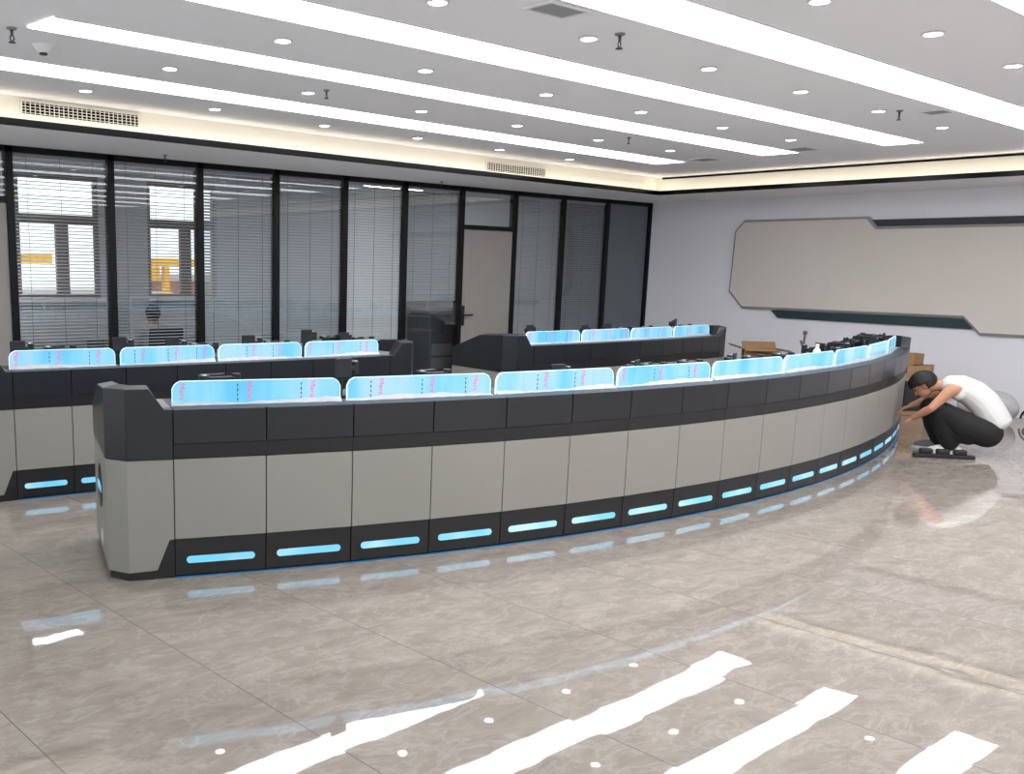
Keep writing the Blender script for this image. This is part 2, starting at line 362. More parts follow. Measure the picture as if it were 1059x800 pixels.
for ry, txt in rows.items():
    r = sorted([d for d in DL if abs(d[1] - ry) < 0.5])
    for i, (x, y) in enumerate(r):
        t = empty('downlight', (x, y, 3.07), 'recessed downlight, %s from left, %s' % (ORD[i], txt), 'ceiling light', 'recessed downlights')
        p = MB(); p.lathe((x, y, 3.085), [(0.047, 0.012), (0.062, 0.012), (0.062, 0.008), (0.052, 0.004), (0.047, 0.006)], 24); p.build('ring', M['lampring'], t)
        p = MB(); p.lathe((x, y, 3.088), [(0.0, 0.0), (0.0465, 0.0), (0.0465, 0.008), (0.0, 0.008)], 24); p.build('lens', M['lamp'], t)

# sprinklers, detector, vents
def sprinkler(x, y, z, label, s=1.0):
    s *= 0.62
    t = empty('sprinkler_head', (x, y, z - 0.09 * s), label, 'sprinkler', 'sprinkler heads')
    p = MB(); p.lathe((x, y, z - 0.012), [(0, 0.012), (0.04 * s, 0.012), (0.035 * s, 0.002), (0, 0.002)], 16); p.build('escutcheon', M['greyplastic'], t)
    p = MB(); p.cyl((x, y, z - 0.012 * s), (x, y, z - 0.06 * s), 0.013 * s, 0.009 * s); p.cyl((x, y, z - 0.10 * s), (x, y, z - 0.108 * s), 0.026 * s)
    for k in (-1, 1): p.tube([(x + k * 0.009 * s, y, z - 0.055 * s), (x + k * 0.016 * s, y, z - 0.08 * s), (x, y, z - 0.104 * s)], 0.005 * s, 6)
    p.build('nozzle', M['ventdark'], t)
sprinkler(5.09, 6.66, 3.1, 'small sprinkler head between the rear light strips, left of centre')
sprinkler(5.19, 3.93, 3.1, 'sprinkler head nearest the big fourth light strip, beside a downlight', 1.3)
sprinkler(9.08, 6.68, 3.1, 'small sprinkler head near the right end of the rear light strip')
sprinkler(9.2, 4.03, 3.1, 'sprinkler head between a downlight and the small right ceiling vent', 1.2)
sprinkler(2.42, 6.3, 3.1, 'sprinkler head cut by the left edge of the picture', 1.3)
sprinkler(5.3, 9.7, 2.849, 'sprinkler head under the left soffit before the glass wall', 1.1)
sprinkler(9.35, 9.75, 2.849, 'sprinkler head under the soffit above the middle of the glass wall')
t = empty('smoke_detector', (2.75, 6.63, 3.04), 'white round smoke detector at the far left of the ceiling', 'smoke detector')
p = MB(); p.lathe((2.75, 6.63, 3.05), [(0, 0), (0.03, 0), (0.05, 0.02), (0.07, 0.05), (0, 0.05)], 20); p.build('housing', M['lampring'], t)
p = MB(); p.cyl((2.75, 6.63, 3.038), (2.75, 6.63, 3.052), 0.026); p.build('sensor_cap', M['ventdark'], t)
def vent(x0, x1, y0, y1, label, lit=False):
    t = empty('ceiling_vent', ((x0 + x1) / 2, (y0 + y1) / 2, 3.07), label, 'vent', 'ceiling vents')
    p = MB(); b = 0.02
    p.bb(x0, x1, y0, y0 + b, 3.085, 3.099); p.bb(x0, x1, y1 - b, y1, 3.085, 3.099); p.bb(x0, x0 + b, y0 + b, y1 - b, 3.085, 3.099); p.bb(x1 - b, x1, y0 + b, y1 - b, 3.085, 3.099)
    p.build('frame', M['lampring'], t)
    p = MB(); p.bb(x0 + b, x1 - b, y0 + b, y1 - b, 3.094, 3.099); p.build('backing', M['lamp'] if lit else M['ventdark'], t)
    p = MB(); n = 7
    for i in range(n):
        y = y0 + b + (y1 - y0 - 2 * b) * (i + 0.5) / n
        p.box(((x0 + x1) / 2, y, 3.09), (x1 - x0 - 2 * b, (y1 - y0 - 2 * b) / n * 0.75, 0.003), (1, 0, 0), (0, 0.25, 1))
    p.build('louvre', M['vent'], t)
vent(4.30, 4.62, 3.70, 3.90, 'square grey ceiling vent at the top centre')
vent(9.32, 9.56, 3.72, 3.93, 'small grey ceiling vent at upper right beside a downlight')
vent(10.95, 11.3, 5.74, 6.0, 'grey ceiling vent at the right end of the second light strip')
vent(11.2, 11.5, 7.06, 7.34, 'slotted ceiling vent at the right end of the rearmost light strip')

def grille(x0, x1, z0, z1, label):
    y = yc((x0 + x1) / 2) + 0.13 - 0.03
    t = empty('air_grille', ((x0 + x1) / 2, y, z0), label, 'air grille', 'cove air grilles')
    yy = lambda x: yc(x) + 0.13
    def slab(p, xa, xb, za, zb, d0, d1):
        p.ext([(xa, yy(xa) - d0, za), (xb, yy(xb) - d0, za), (xb, yy(xb) - d0, zb), (xa, yy(xa) - d0, zb)], (0, d0 - d1, 0))
    p = MB(); slab(p, x0, x1, z0, z1, 0.006, 0.001); p.build('backing', M['trim'], t)
    p = MB(); b = 0.012
    slab(p, x0, x1, z0, z0 + b, 0.022, 0.0065); slab(p, x0, x1, z1 - b, z1, 0.022, 0.0065); slab(p, x0, x0 + b, z0 + b, z1 - b, 0.022, 0.0065); slab(p, x1 - b, x1, z0 + b, z1 - b, 0.022, 0.0065)
    p.build('frame', M['cream'], t)
    p = MB()
    n = 26
    for i in range(1, n):
        x = x0 + (x1 - x0) * i / n; slab(p, x - 0.0035, x + 0.0035, z0 + b, z1 - b, 0.013, 0.0065)
    for i in range(1, 5):
        z = z0 + (z1 - z0) * i / 5; slab(p, x0 + b, x1 - b, z - 0.0025, z + 0.0025, 0.018, 0.0135)
    p.build('grid', M['cream'], t)
grille(3.40, 4.53, 2.95, 3.075, 'long cream air grille in the cove at upper left')
grille(9.32, 10.48, 2.915, 3.04, 'cream air grille in the cove above the partition door')

# ------------------------------------------------------------------ glass partition
MX = [2.72, 3.77, 4.85, 5.93, 6.97, 8.01, 9.02, 10.07, 11.15, 12.22, 13.29, 14.42]
m = MB(); ft = 2.845
for i, x in enumerate(MX):
    ww = 0.075
    m.bb(x - ww / 2 + 0.012, x + ww / 2 + 0.012, YG - 0.03, YG + 0.07, 0.0, ft)
m.bb(XL, MX[-1] + 0.05, YG - 0.03, YG + 0.07, ft - 0.06, ft)
m.bb(XL, MX[-1] + 0.05, YG - 0.03, YG + 0.07, 0.0, 0.08)
m.bb(MX[0], MX[1], YG - 0.025, YG + 0.065, 2.30, 2.36); m.bb(MX[7], MX[8], YG - 0.025, YG + 0.065, 2.275, 2.335)
struct(m.build('wall_back', M['frame']), 'black frames of the glass partition', 'partition frame')
names = {1: 'left', 2: 'second', 3: 'third', 4: 'fourth', 5: 'fifth', 6: 'sixth', 8: 'first right of the door', 9: 'second right of the door', 10: 'last'}
wn = 0
for i in range(len(MX) - 1):
    x0, x1 = MX[i] + 0.05, MX[i + 1] - 0.026
    door = i in (0, 7)
    z0 = 2.36 if i == 0 else (2.335 if i == 7 else 0.08)
    g = MB(); g.bb(x0, x1, YG - 0.008, YG - 0.002, z0, ft - 0.06); wn += 1
    struct(g.build('window_%d' % wn, M['glass']), None)
    if door:
        t = MB(); t.bb(x0 - 0.006, x1 + 0.002, YG - 0.005, YG + 0.04, 0.085, z0 - 0.065)
        dn = 'door_1' if i == 7 else 'door_2'
        o = t.build(dn, M['door'], None, bevel=0.003); struct(o, 'greige flush door in the glass partition' if i == 7 else 'greige door leaf at the left edge', 'door')
        if i == 7:
            gr = MB(); gr.bb(x0 + 0.17, x0 + 0.174, YG - 0.0065, YG - 0.0045, 0.09, z0 - 0.07); gr.build('inlay_line', M['greyplastic'], o)
            h = MB(); hx = x0 + 0.05
            h.bb(hx - 0.025, hx + 0.025, YG - 0.014, YG - 0.006, 0.95, 1.23); h.cyl((hx, YG - 0.014, 1.10), (hx, YG - 0.06, 1.10), 0.011); h.cyl((hx - 0.01, YG - 0.06, 1.10), (hx + 0.15, YG - 0.055, 1.10), 0.011)
            h.build('door_handle', M['black'], o, bevel=0.002)
        continue
    if i in (10,):
        g = MB(); g.bb(x0 + 0.004, x1 - 0.004, YG + 0.02, YG + 0.03, 0.085, ft - 0.065); struct(g.build('wall_infill', M['board']), 'dark blue grey board behind the last glass panel', 'panel')
        continue
    # venetian blind inside the panel
    zb = 1.30 if i == 6 else 0.12
    tilt = -{1: 0.34, 2: 0.34, 3: 0.9, 4: 0.95, 5: 1.1, 6: 1.0, 8: 1.0, 9: 1.2}[i]
    ms = M['slatlit'] if i in (5,) else (M['slatshade'] if i == 9 else M['slat'])
    lab = {1: 'open venetian blind before the left office window', 2: 'open venetian blind before the second office window', 3: 'half open blind in the panel right of the windows', 4: 'dim half closed blind, fourth whole panel from the left',
           5: 'closed venetian blind with light painted into pale slats, middle of the glass wall', 6: 'raised blind ending above the white rail, left of the door', 8: 'grey blind in the panel just right of the door', 9: 'closed blind with shade painted into its slats, second panel right of the door'}[i]
    t = empty('venetian_blind', ((x0 + x1) / 2, YG + 0.03, zb), lab, 'blind', 'blinds in the glass partition')
    hd = MB(); hd.bb(x0 + 0.004, x1 - 0.004, YG + 0.015, YG + 0.045, ft - 0.095, ft - 0.063); hd.build('headrail', M['slat'], t)
    sl = MB(); z = ft - 0.12; pitch = 0.034; ca, sa = math.cos(tilt), math.sin(tilt)
    while z > zb + 0.02:
        sl.box(((x0 + x1) / 2, YG + 0.03, z), (x1 - x0 - 0.016, 0.026 if i < 3 else 0.031, 0.0012), (1, 0, 0), (0, sa, ca)); z -= pitch
    sl.build('slats', ms, t)
    br = MB(); br.bb(x0 + 0.008, x1 - 0.008, YG + 0.02, YG + 0.04, zb, zb + 0.015); br.build('bottom_rail', M['slat'], t)
    cd = MB()
    for fx in (0.15, 0.5, 0.85):
        xx = x0 + (x1 - x0) * fx; cd.bb(xx - 0.002, xx + 0.002, YG + 0.0135, YG + 0.0165, zb + 0.01, ft - 0.07)
    cd.build('ladder_cord', M['cord'], t)

# ------------------------------------------------------------------ office behind the glass
m = MB(); m.bb(XL, XR, YG + 0.05, YB, -0.1, 0.0); struct(m.build('floor_office', M['carpet']))
m = MB(); m.bb(XL, XR, YG + 0.03, YB, 3.0, 3.06); struct(m.build('ceiling_office', M['soffit']))
W = [(5.16, 6.36), (7.12, 8.3)]; WZ0, WZ1 = 1.24, 2.92
m = MB()
xs = [XL] + [v for ab in W for v in ab] + [XR]
for a, b in zip(xs[0::2], xs[1::2]): m.bb(a, b, YB, YB + 0.2, 0, 3.0)
for a, b in W: m.bb(a, b, YB, YB + 0.2, 0, WZ0); m.bb(a, b, YB, YB + 0.2, WZ1, 3.0)
struct(m.build('wall_office', M['backwall']))
m = MB(); m.bb(12.3, 12.36, YG + 0.10, YB, 0, 3.0); struct(m.build('wall_added', M['backwall']))  # unseen wall, added to keep the space behind the right panels dark
for k, (a, b) in enumerate(W):
    f = MB(); e = 0.06; y0, y1 = YB + 0.02, YB + 0.09
    f.bb(a, b, y0, y1, WZ0, WZ0 + e); f.bb(a, b, y0, y1, WZ1 - e, WZ1); f.bb(a, a + e, y0, y1, WZ0 + e, WZ1 - e); f.bb(b - e, b, y0, y1, WZ0 + e, WZ1 - e)
    f.bb(a + e, b - e, y0, y1, 2.26, 2.38)
    mid = a + (b - a) * 0.55
    f.bb(mid - 0.09, mid + 0.09, y0, y1, WZ0 + e, 2.26)
    o = struct(f.build('window_%d' % (20 + k), M['winframe'], None, bevel=0.004), 'bright outside window seen through the blind', 'window')
    g = MB(); g.bb(a + e, b - e, YB + 0.05, YB + 0.056, WZ0 + e, WZ1 - e); g.build('pane', M['winglass'], o)
    s = MB(); s.bb(a - 0.05, b + 0.05, YB - 0.12, YB + 0.0, WZ0 - 0.04, WZ0); s.build('window_sill', M['plastic'], o)
# lamps added to brighten the office behind the blinds
for x, y in ((4.5, 11.8), (8.0, 11.8), (10.9, 12.4)):
    p = MB(); p.bb(x - 0.6, x + 0.6, y - 0.08, y + 0.08, 2.985, 3.001)
    tag(p.build('added_panel_light', M['officefill']), 'linear fill lamp added on the office ceiling behind the %s' % ('left blinds' if x < 5 else ('middle blinds' if x < 9 else 'door')), 'ceiling light', 'added office lamps')
# cubicle screens
def cubicle(x0, x1, y, label, zt=1.32, z0=0.75):
    t = empty('desk_partition', ((x0 + x1) / 2, y, 0), label, 'desk partition', 'office desk partitions')
    p = MB(); p.bb(x0, x1, y - 0.015, y + 0.015, zt - 0.03, zt)
    for x in (x0 + 0.015, (x0 + x1) / 2, x1 - 0.015): p.bb(x - 0.014, x + 0.014, y - 0.014, y + 0.014, z0 + 0.38, zt - 0.03)
    p.build('rail_frame', M['plastic'], t)
    p = MB(); p.bb(x0, x1, y - 0.02, y + 0.02, z0, z0 + 0.38); p.build('panel', M['plastic'], t)
    p = MB(); p.bb(x0, x1, y + 0.03, y + 0.63, 0.72, 0.75); p.build('desk_top', M['plastic'], t)
    for x in (x0 + 0.04, x1 - 0.04):
        p = MB(); p.bb(x - 0.02, x + 0.02, y + 0.05, y + 0.6, 0, 0.72); p.build('leg', M['greyplastic'], t)
cubicle(9.75, 11.6, 11.35, 'white framed desk partition behind the glass left of the door')
cubicle(6.3, 8.9, 12.6, 'white desk partition behind the dim middle blinds', 1.3)
cubicle(4.2, 6.0, 12.6, 'white desk partition under the left office window', 1.25)
# copier behind the panel left of the door
t = empty('office_copier', (10.2, 10.75, 0), 'tall dark grey copier behind the glass left of the door', 'copier')
p = MB(); p.bb(9.93, 10.46, 10.5, 11.0, 0.03, 1.08); p.build('body', M['copier'], t, bevel=0.03)
p = MB(); p.bb(9.96, 10.43, 10.53, 10.97, 1.08, 1.14); p.build('scanner_lid', M['greyplastic'], t, bevel=0.02)
for k in range(3):
    p = MB(); p.bb(9.97, 10.42, 10.488, 10.499, 0.10 + k * 0.2, 0.27 + k * 0.2); p.build('tray', M['greyplastic'], t, bevel=0.006)

# outside
m = MB(); m.bb(-10, 40, 15, 60, -6.2, -6.0); o = struct(m.build('ground', M['concrete']), 'ground outside the windows', 'ground')
t = empty('building', (26, 48, -6), 'low reddish buildings outside the windows', 'building')
p = MB(); p.bb(12, 24, 44, 50, -6, 0.2); p.bb(24.5, 38, 46, 52, -6, 1.0); p.build('wall', M['brick'], t)
p = MB(); p.bb(11.8, 24.2, 43.8, 50.2, 0.2, 0.5); p.bb(24.3, 38.2, 45.8, 52.2, 1.0, 1.3); p.build('roof', M['concrete'], t)
def crane(x, y, z, label):
    t = empty('gantry_crane', (x, y, -6), label, 'crane', 'yellow cranes outside')
    p = MB(); p.bb(x - 0.12, x + 0.12, y - 0.12, y + 0.12, -6, z - 0.21); p.build('mast', M['yellow'], t)
    p = MB(); p.bb(x - 0.9, x + 1.3, y - 0.15, y + 0.15, z - 0.2, z + 0.12); p.build('jib', M['yellow'], t)
    p = MB(); p.bb(x - 0.75, x - 0.35, y - 0.2, y + 0.2, z - 0.75, z - 0.21); p.build('cab', M['yellow'], t)
crane(13.6, 36, 1.95, 'yellow crane outside the left window')
crane(19.6, 36, 1.9, 'yellow crane outside the second window')

# ------------------------------------------------------------------ control consoles
def console(name, C, R, th0, w, n, label, loc, group='control consoles', printed=8, cap_right=(0.25, 0.105), lean_left=-0.045):
    C = Vector((C[0], C[1], 0))
    def P(s, d, z):
        a = th0 + s / R
        return Vector((C.x + (R - d) * math.cos(a), C.y + (R - d) * math.sin(a), z))
    def T(s):
        a = th0 + s / R; return Vector((-math.sin(a), math.cos(a), 0))
    def Nn(s):                                   # inward
        a = th0 + s / R; return Vector((-math.cos(a), -math.sin(a), 0))
    t = empty(name, loc, label, 'control console', group)
    S = n * w
    GAP = 0.003
    # carcass behind the panels, shelf, worktop
    p = MB()
    for k in range(n):
        a, b = k * w, (k + 1) * w
        p.loft([P(a, 0.030, 0.005), P(b, 0.030, 0.005), P(b, 0.10, 0.005), P(a, 0.10, 0.005)], [P(a, 0.030, 0.925), P(b, 0.030, 0.925), P(b, 0.10, 0.925), P(a, 0.10, 0.925)])
    for k in range(0, n + 1, 2):
        s0, s1 = max(0, k * w - 0.015), min(S, k * w + 0.015)
        p.loft([P(s0, 0.10, 0.005), P(s1, 0.10, 0.005), P(s1, 0.94, 0.005), P(s0, 0.94, 0.005)], [P(s0, 0.10, 0.70), P(s1, 0.10, 0.70), P(s1, 0.94, 0.70), P(s0, 0.94, 0.70)])
        p.loft([P(s0, 0.10, 0.74), P(s1, 0.10, 0.74), P(s1, 0.44, 0.74), P(s0, 0.44, 0.74)], [P(s0, 0.10, 0.925), P(s1, 0.10, 0.925), P(s1, 0.44, 0.925), P(s0, 0.44, 0.925)])
    p.build('carcass', M['kick'], t)
    p = MB(); p2 = MB()
    for k in range(n):
        a, b = k * w, (k + 1) * w
        p.loft([P(a, 0.014, 0.925), P(b, 0.014, 0.925), P(b, 0.46, 0.925), P(a, 0.46, 0.925)], [P(a, 0.014, 0.947), P(b, 0.014, 0.947), P(b, 0.46, 0.947), P(a, 0.46, 0.947)])
        p2.loft([P(a, 0.10, 0.705), P(b, 0.10, 0.705), P(b, 1.0, 0.705), P(a, 1.0, 0.705)], [P(a, 0.10, 0.738), P(b, 0.10, 0.738), P(b, 1.0, 0.738), P(a, 1.0, 0.738)])
    p.build('equipment_shelf', M['shelf'], t); p2.build('worktop', M['grey'], t)
    def plate(mb, a, b, z0, z1, d0, d1, th=0.02):
        """flat board between seams a and b, d0 at the bottom and d1 at the top"""
        nv = Nn((a + b) / 2)
        mb.ext([P(a, d0, z0), P(b, d0, z0), P(b, d1, z1), P(a, d1, z1)], nv * th)
    glow = MB()
    for k in range(n):
        a, b = k * w + GAP, (k + 1) * w - GAP
        q = MB(); plate(q, a, b, 0.225, 0.671, 0, 0); q.build('front_panel', M['grey'], t, bevel=0.002)
        q = MB(); plate(q, a, b, 0.758, 0.946, -0.006, -0.008); q.build('upper_panel', M['dark'], t, bevel=0.003)
        q = MB(); plate(q, a - GAP + (0.001 if k % 2 == 0 else 0), b + GAP - (0.001 if k % 2 else 0), 0.675, 0.756, 0.006, -0.002); q.build('lower_band', M['dark_low'], t)
        q = MB(); plate(q, a, b, 0.014, 0.222, 0.012, 0.008); kp = q.build('kick_panel', M['kick'], t, bevel=0.0015)
        # pill shaped light slot
        c = P((a + b) / 2, 0.0, 0.101); ux = T((a + b) / 2); hw, hh = 0.375 * w, 0.020
        nv = Nn((a + b) / 2); base = (P(a, 0.010, 0.101) + P(b, 0.010, 0.101)) / 2 - nv * 0.004
        pts = []
        for i in range(9):
            an = -math.pi / 2 + math.pi * i / 8; pts.append(base + ux * (hw - hh + hh * math.cos(an)) + Vector((0, 0, hh * math.sin(an))))
        for i in range(9):
            an = math.pi / 2 + math.pi * i / 8; pts.append(base + ux * (-hw + hh + hh * math.cos(an)) + Vector((0, 0, hh * math.sin(an))))
        q = MB(); q.ext(pts, nv * 0.005); q.build('light_slot', M['slot'], kp)
        glow.ext([P(a - GAP, 0.006, 0.001), P(b + GAP, 0.006, 0.001), P(b + GAP, 0.006, 0.0045), P(a - GAP, 0.006, 0.0045)], Nn((a + b) / 2) * 0.012)
    gl = glow.build('floor_glow_strip', M['blueline'], t); gl['label'] = 'thin blue light line along the floor'
    # screens
    for k in range(0, n, 2):
        a, b = k * w + 0.014, (k + 2) * w - 0.028
        A, B = P(a, 0.14, 0), P(b, 0.14, 0); ux = (B - A).normalized(); L = (B - A).length; nv = Vector((-ux.y, ux.x, 0))
        if nv.dot(Nn((a + b) / 2)) < 0: nv = -nv
        z0, z1, ch = 0.947, 1.083, 0.046
        out = [(0, z0), (L, z0), (L, z1 - ch), (L - 0.012, z1 - 0.022), (L - 0.022, z1 - 0.012), (L - ch, z1), (ch, z1), (0.022, z1 - 0.012), (0.012, z1 - 0.022), (0, z1 - ch)]
        at = lambda u, z, o=0.0: A + ux * u + Vector((0, 0, z)) + nv * o
        q = MB(); q.ext([at(u, z) for u, z in out], nv * 0.01)
        us = [0.03, 0.42, 0.80] if (k // 2) % 3 == 0 else ([0.20, 0.55, 0.86] if (k // 2) % 3 == 1 else [0.38, 0.70])
        if k >= printed: us = []
        q.cur = 1
        for u in us:
            if u > 0.1:
                for j in range(4): q.box(at(L * u - 0.042, z0 + 0.026 + j * 0.027, -0.0006), (0.006, 0.001, 0.013 if j % 2 else 0.017), ux)
        q.cur = 2
        if us:
            for i in range(1, 5): q.box(at(L * (i / 5 + 0.02), (z0 + z1) / 2, -0.0004), (0.0014, 0.0006, z1 - z0 - 0.016), ux)
        sc = q.build('acrylic_screen', [M['film'], M['navy'], M['navycrease']], t)
        for u in us: put_text(at(L * u + 0.012, (z0 + z1) / 2 + 0.058, -0.0012), ux, nv, sc)
        # lit polished edge
        q = MB(); e = 0.0028
        pts = out[1:] + out[:1]
        cx, cz = L / 2, (z0 + z1) / 2
        for i in range(len(pts) - 1):
            (u0, w0), (u1, w1) = pts[i], pts[i + 1]
            du, dz = u1 - u0, w1 - w0; ln = math.hypot(du, dz); px_, pz_ = -dz / ln * e, du / ln * e
            q.ext([at(u0, w0, -0.002), at(u1, w1, -0.002), at(u1 + px_, w1 + pz_, -0.002), at(u0 + px_, w0 + pz_, -0.002)], nv * 0.014)
        eo = q.build('lit_edge', M['edge'], sc); eo['label'] = 'bright white lit edge'
        # crumpled white film along the foot
        q = MB(); steps = 22; top = []
        rr = random.Random(k * 3 + int(R * 10))
        ph = rr.random() * 6
        for i in range(steps + 1):
            u = L * i / steps; top.append((u, z0 + 0.015 + 0.009 * math.sin(ph + u * 5) + 0.010 * rr.random()))
        for i in range(steps):
            (u0, h0), (u1, h1) = top[i], top[i + 1]; j0, j1 = 0.022 + 0.016 * ((i * 7) % 5) / 5, 0.022 + 0.016 * (((i + 1) * 7) % 5) / 5
            q.loft([at(u0, z0 + 0.001, -j0), at(u1, z0 + 0.001, -j1), at(u1, z0 + 0.004, -j1), at(u0, z0 + 0.004, -j0)], [at(u0, h0, -0.0045), at(u1, h1, -0.0045), at(u1, h1, -0.0035), at(u0, h0, -0.0035)])
        fo = q.build('loose_film', M['filmwhite'], sc); fo['label'] = 'loose white protective film'
    # end caps: left (sgn -1) and right (sgn +1)
    for sg in (-1, 1):
        s0 = 0 if sg < 0 else S
        cl, cc = (0.25, 0.105) if sg < 0 else cap_right; A = s0 + sg * cl; B = A + sg * cc
        def Q(s, d, z): return P(s, d, z)
        dB = 0.095; dE = 0.98; Eoff = 0.045 if sg > 0 else lean_left
        tn = Nn(s0); tt = T(s0) * sg
        # lower gray cap: facet, chamfer, side
        q = MB()
        f1 = [Q(s0 + sg * 0.003, 0, 0.671), Q(A, 0, 0.671), Q(A, 0, 0.047), Q(s0 + sg * 0.098, 0, 0.055), Q(s0 + sg * 0.028, 0, 0.224), Q(s0 + sg * 0.003, 0, 0.224)]
        q.ext(f1, tn * 0.02)
        ch = [Q(A, 0, 0.047), Q(B, dB, 0.047), Q(B, dB, 0.671), Q(A, 0, 0.671)]; q.ext(ch, (tn - tt).normalized() * 0.02)
        sd = [Q(B, dB, 0.047), Q(B + Eoff, dE, 0.047), Q(B + Eoff, dE, 0.671), Q(B, dB, 0.671)]; q.ext(sd, -tt * 0.02)
        cap = q.build('end_cap', M['grey'], t)
        # round porthole in the side
        cen = Q(B, dB, 0.43).lerp(Q(B + Eoff, dE, 0.43), 0.52); nx = (tt).normalized(); sdv = (Q(B + Eoff, dE, 0) - Q(B, dB, 0)).normalized(); nx = nx - sdv * nx.dot(sdv); nx.normalize()
        q = MB(); q.cyl(cen - nx * 0.004, cen + nx * 0.004, 0.13, n=28); ph = q.build('porthole', M['kick'], cap)
        q = MB(); q.box(cen + nx * 0.006, (0.20, 0.04, 0.006), sdv, nx); q.build('porthole_light', M['slot'], ph)
        q = MB(); q.cyl(cen - nx * 0.004 - Vector((0, 0, 0.30)) - sdv * 0.05, cen + nx * 0.003 - Vector((0, 0, 0.30)) - sdv * 0.05, 0.05, n=20); q.build('pale_disc', M['plastic'], cap)  # small pale disc low on the side
        # black plinth under the cap and kick beside the facet
        q = MB()
        q.ext([Q(s0 + sg * 0.001, 0.012, 0.004), Q(s0 + sg * 0.11, 0.012, 0.004), Q(s0 + sg * 0.11, 0.012, 0.06), Q(s0 + sg * 0.04, 0.010, 0.222), Q(s0 + sg * 0.001, 0.010, 0.222)], tn * 0.006)
        q.loft([Q(s0 + sg * 0.111, 0.010, 0.002), Q(A, 0.010, 0.002), Q(B - sg * 0.01, dB + 0.01, 0.002), Q(B + Eoff - sg * 0.01, dE - 0.01, 0.002), Q(s0 + sg * 0.111, dE - 0.01, 0.002)],
               [Q(s0 + sg * 0.111, 0.010, 0.0465), Q(A, 0.010, 0.0465), Q(B - sg * 0.01, dB + 0.01, 0.0465), Q(B + Eoff - sg * 0.01, dE - 0.01, 0.0465), Q(s0 + sg * 0.111, dE - 0.01, 0.0465)])
        q.build('plinth', M['kick'], t)
        # dark upper wing
        q = MB(); zc = 0.674; th = 0.085
        f1 = [Q(s0 + sg * 0.003, -0.006, zc), Q(A, -0.006, zc), Q(A, -0.006, 1.058), Q(s0 + sg * 0.125, -0.006, 1.058), Q(s0 + sg * 0.045, -0.006, 0.946), Q(s0 + sg * 0.003, -0.006, 0.946)]
        f2 = [Q(s0 + sg * 0.003, th, zc), Q(A - sg * 0.03, th, zc), Q(A - sg * 0.03, th, 1.072), Q(s0 + sg * 0.13, th, 1.072), Q(s0 + sg * 0.05, th, 0.947), Q(s0 + sg * 0.003, th, 0.947)]
        q.loft(f1, f2)
        Bi = B - sg * th
        c1 = [Q(A, -0.006, zc), Q(B + sg * 0.005, dB, zc), Q(B + sg * 0.005, dB, 1.058), Q(A, -0.006, 1.058)]
        c2 = [Q(A - sg * 0.03, th, zc), Q(Bi, dB + 0.05, zc), Q(Bi, dB + 0.05, 1.074), Q(A - sg * 0.03, th, 1.072)]
        q.loft(c1, c2)
        o_ = sg * 0.005
        s1 = [Q(B + o_, dB, zc), Q(B + o_ + Eoff, dE, zc), Q(B + o_ + Eoff, dE, 0.875), Q(B + o_ + Eoff * 0.45, 0.50, 1.035), Q(B + o_, dB, 1.058)]
        s2 = [Q(Bi, dB + 0.05, zc), Q(Bi + Eoff, dE, zc), Q(Bi + Eoff, dE, 0.885), Q(Bi + Eoff * 0.45, 0.50, 1.05), Q(Bi, dB + 0.05, 1.074)]
        q.loft(s1, s2)
        q.build('end_wing', M['dark'], t, bevel=0.004)
        # fill of shelf and worktop to the wing
        q = MB(); q.loft([Q(s0 + sg * 0.001, th + 0.002, 0.926), Q(A - sg * 0.03, th + 0.002, 0.926), Q(Bi - sg * 0.002, 0.2, 0.926), Q(Bi - sg * 0.002, 0.46, 0.926), Q(s0 + sg * 0.001, 0.46, 0.926)],
                         [Q(s0 + sg * 0.001, th + 0.002, 0.946), Q(A - sg * 0.03, th + 0.002, 0.946), Q(Bi - sg * 0.002, 0.2, 0.946), Q(Bi - sg * 0.002, 0.46, 0.946), Q(s0 + sg * 0.001, 0.46, 0.946)])
        q.build('corner_shelf', M['greyplastic'], t)
        q = MB(); q.loft([Q(s0 + sg * 0.001, 0.12, 0.706), Q(Bi - sg * 0.002, 0.16, 0.706), Q(Bi - sg * 0.002, 0.98, 0.706), Q(s0 + sg * 0.001, 0.98, 0.706)],
                         [Q(s0 + sg * 0.001, 0.12, 0.737), Q(Bi - sg * 0.002, 0.16, 0.737), Q(Bi - sg * 0.002, 0.98, 0.737), Q(s0 + sg * 0.001, 0.98, 0.737)])
        q.build('corner_worktop', M['grey'], t)
    return t, P, T, Nn

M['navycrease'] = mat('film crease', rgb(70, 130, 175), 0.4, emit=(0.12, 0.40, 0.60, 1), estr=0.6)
_fc = D.curves.new('lettering', 'FONT'); _fc.body = 'Mera'; _fc.size = 0.047; _fc.extrude = 0.0004
_fo = D.objects.new('lettering', _fc); COL.objects.link(_fo)
dg = bpy.context.evaluated_depsgraph_get(); dg.update()
TXT = D.meshes.new_from_object(_fo.evaluated_get(dg)); TXT.materials.clear(); TXT.materials.append(M['pink'])
D.objects.remove(_fo)
def put_text(pnt, ux, nv, parent):
    """lettering that reads downwards on the film"""
    o = D.objects.new('film_lettering', TXT); COL.objects.link(o); o.parent = parent
    # local x (reading direction) -> down, local y -> right along the screen, local z -> towards the viewer
    z = -nv; x = Vector((0, 0, -1)); y = z.cross(x)
    mt = Matrix((x, y, z)).transposed().to_4x4(); mt.translation = pnt - ROOT[parent.name]
    o.matrix_local = mt

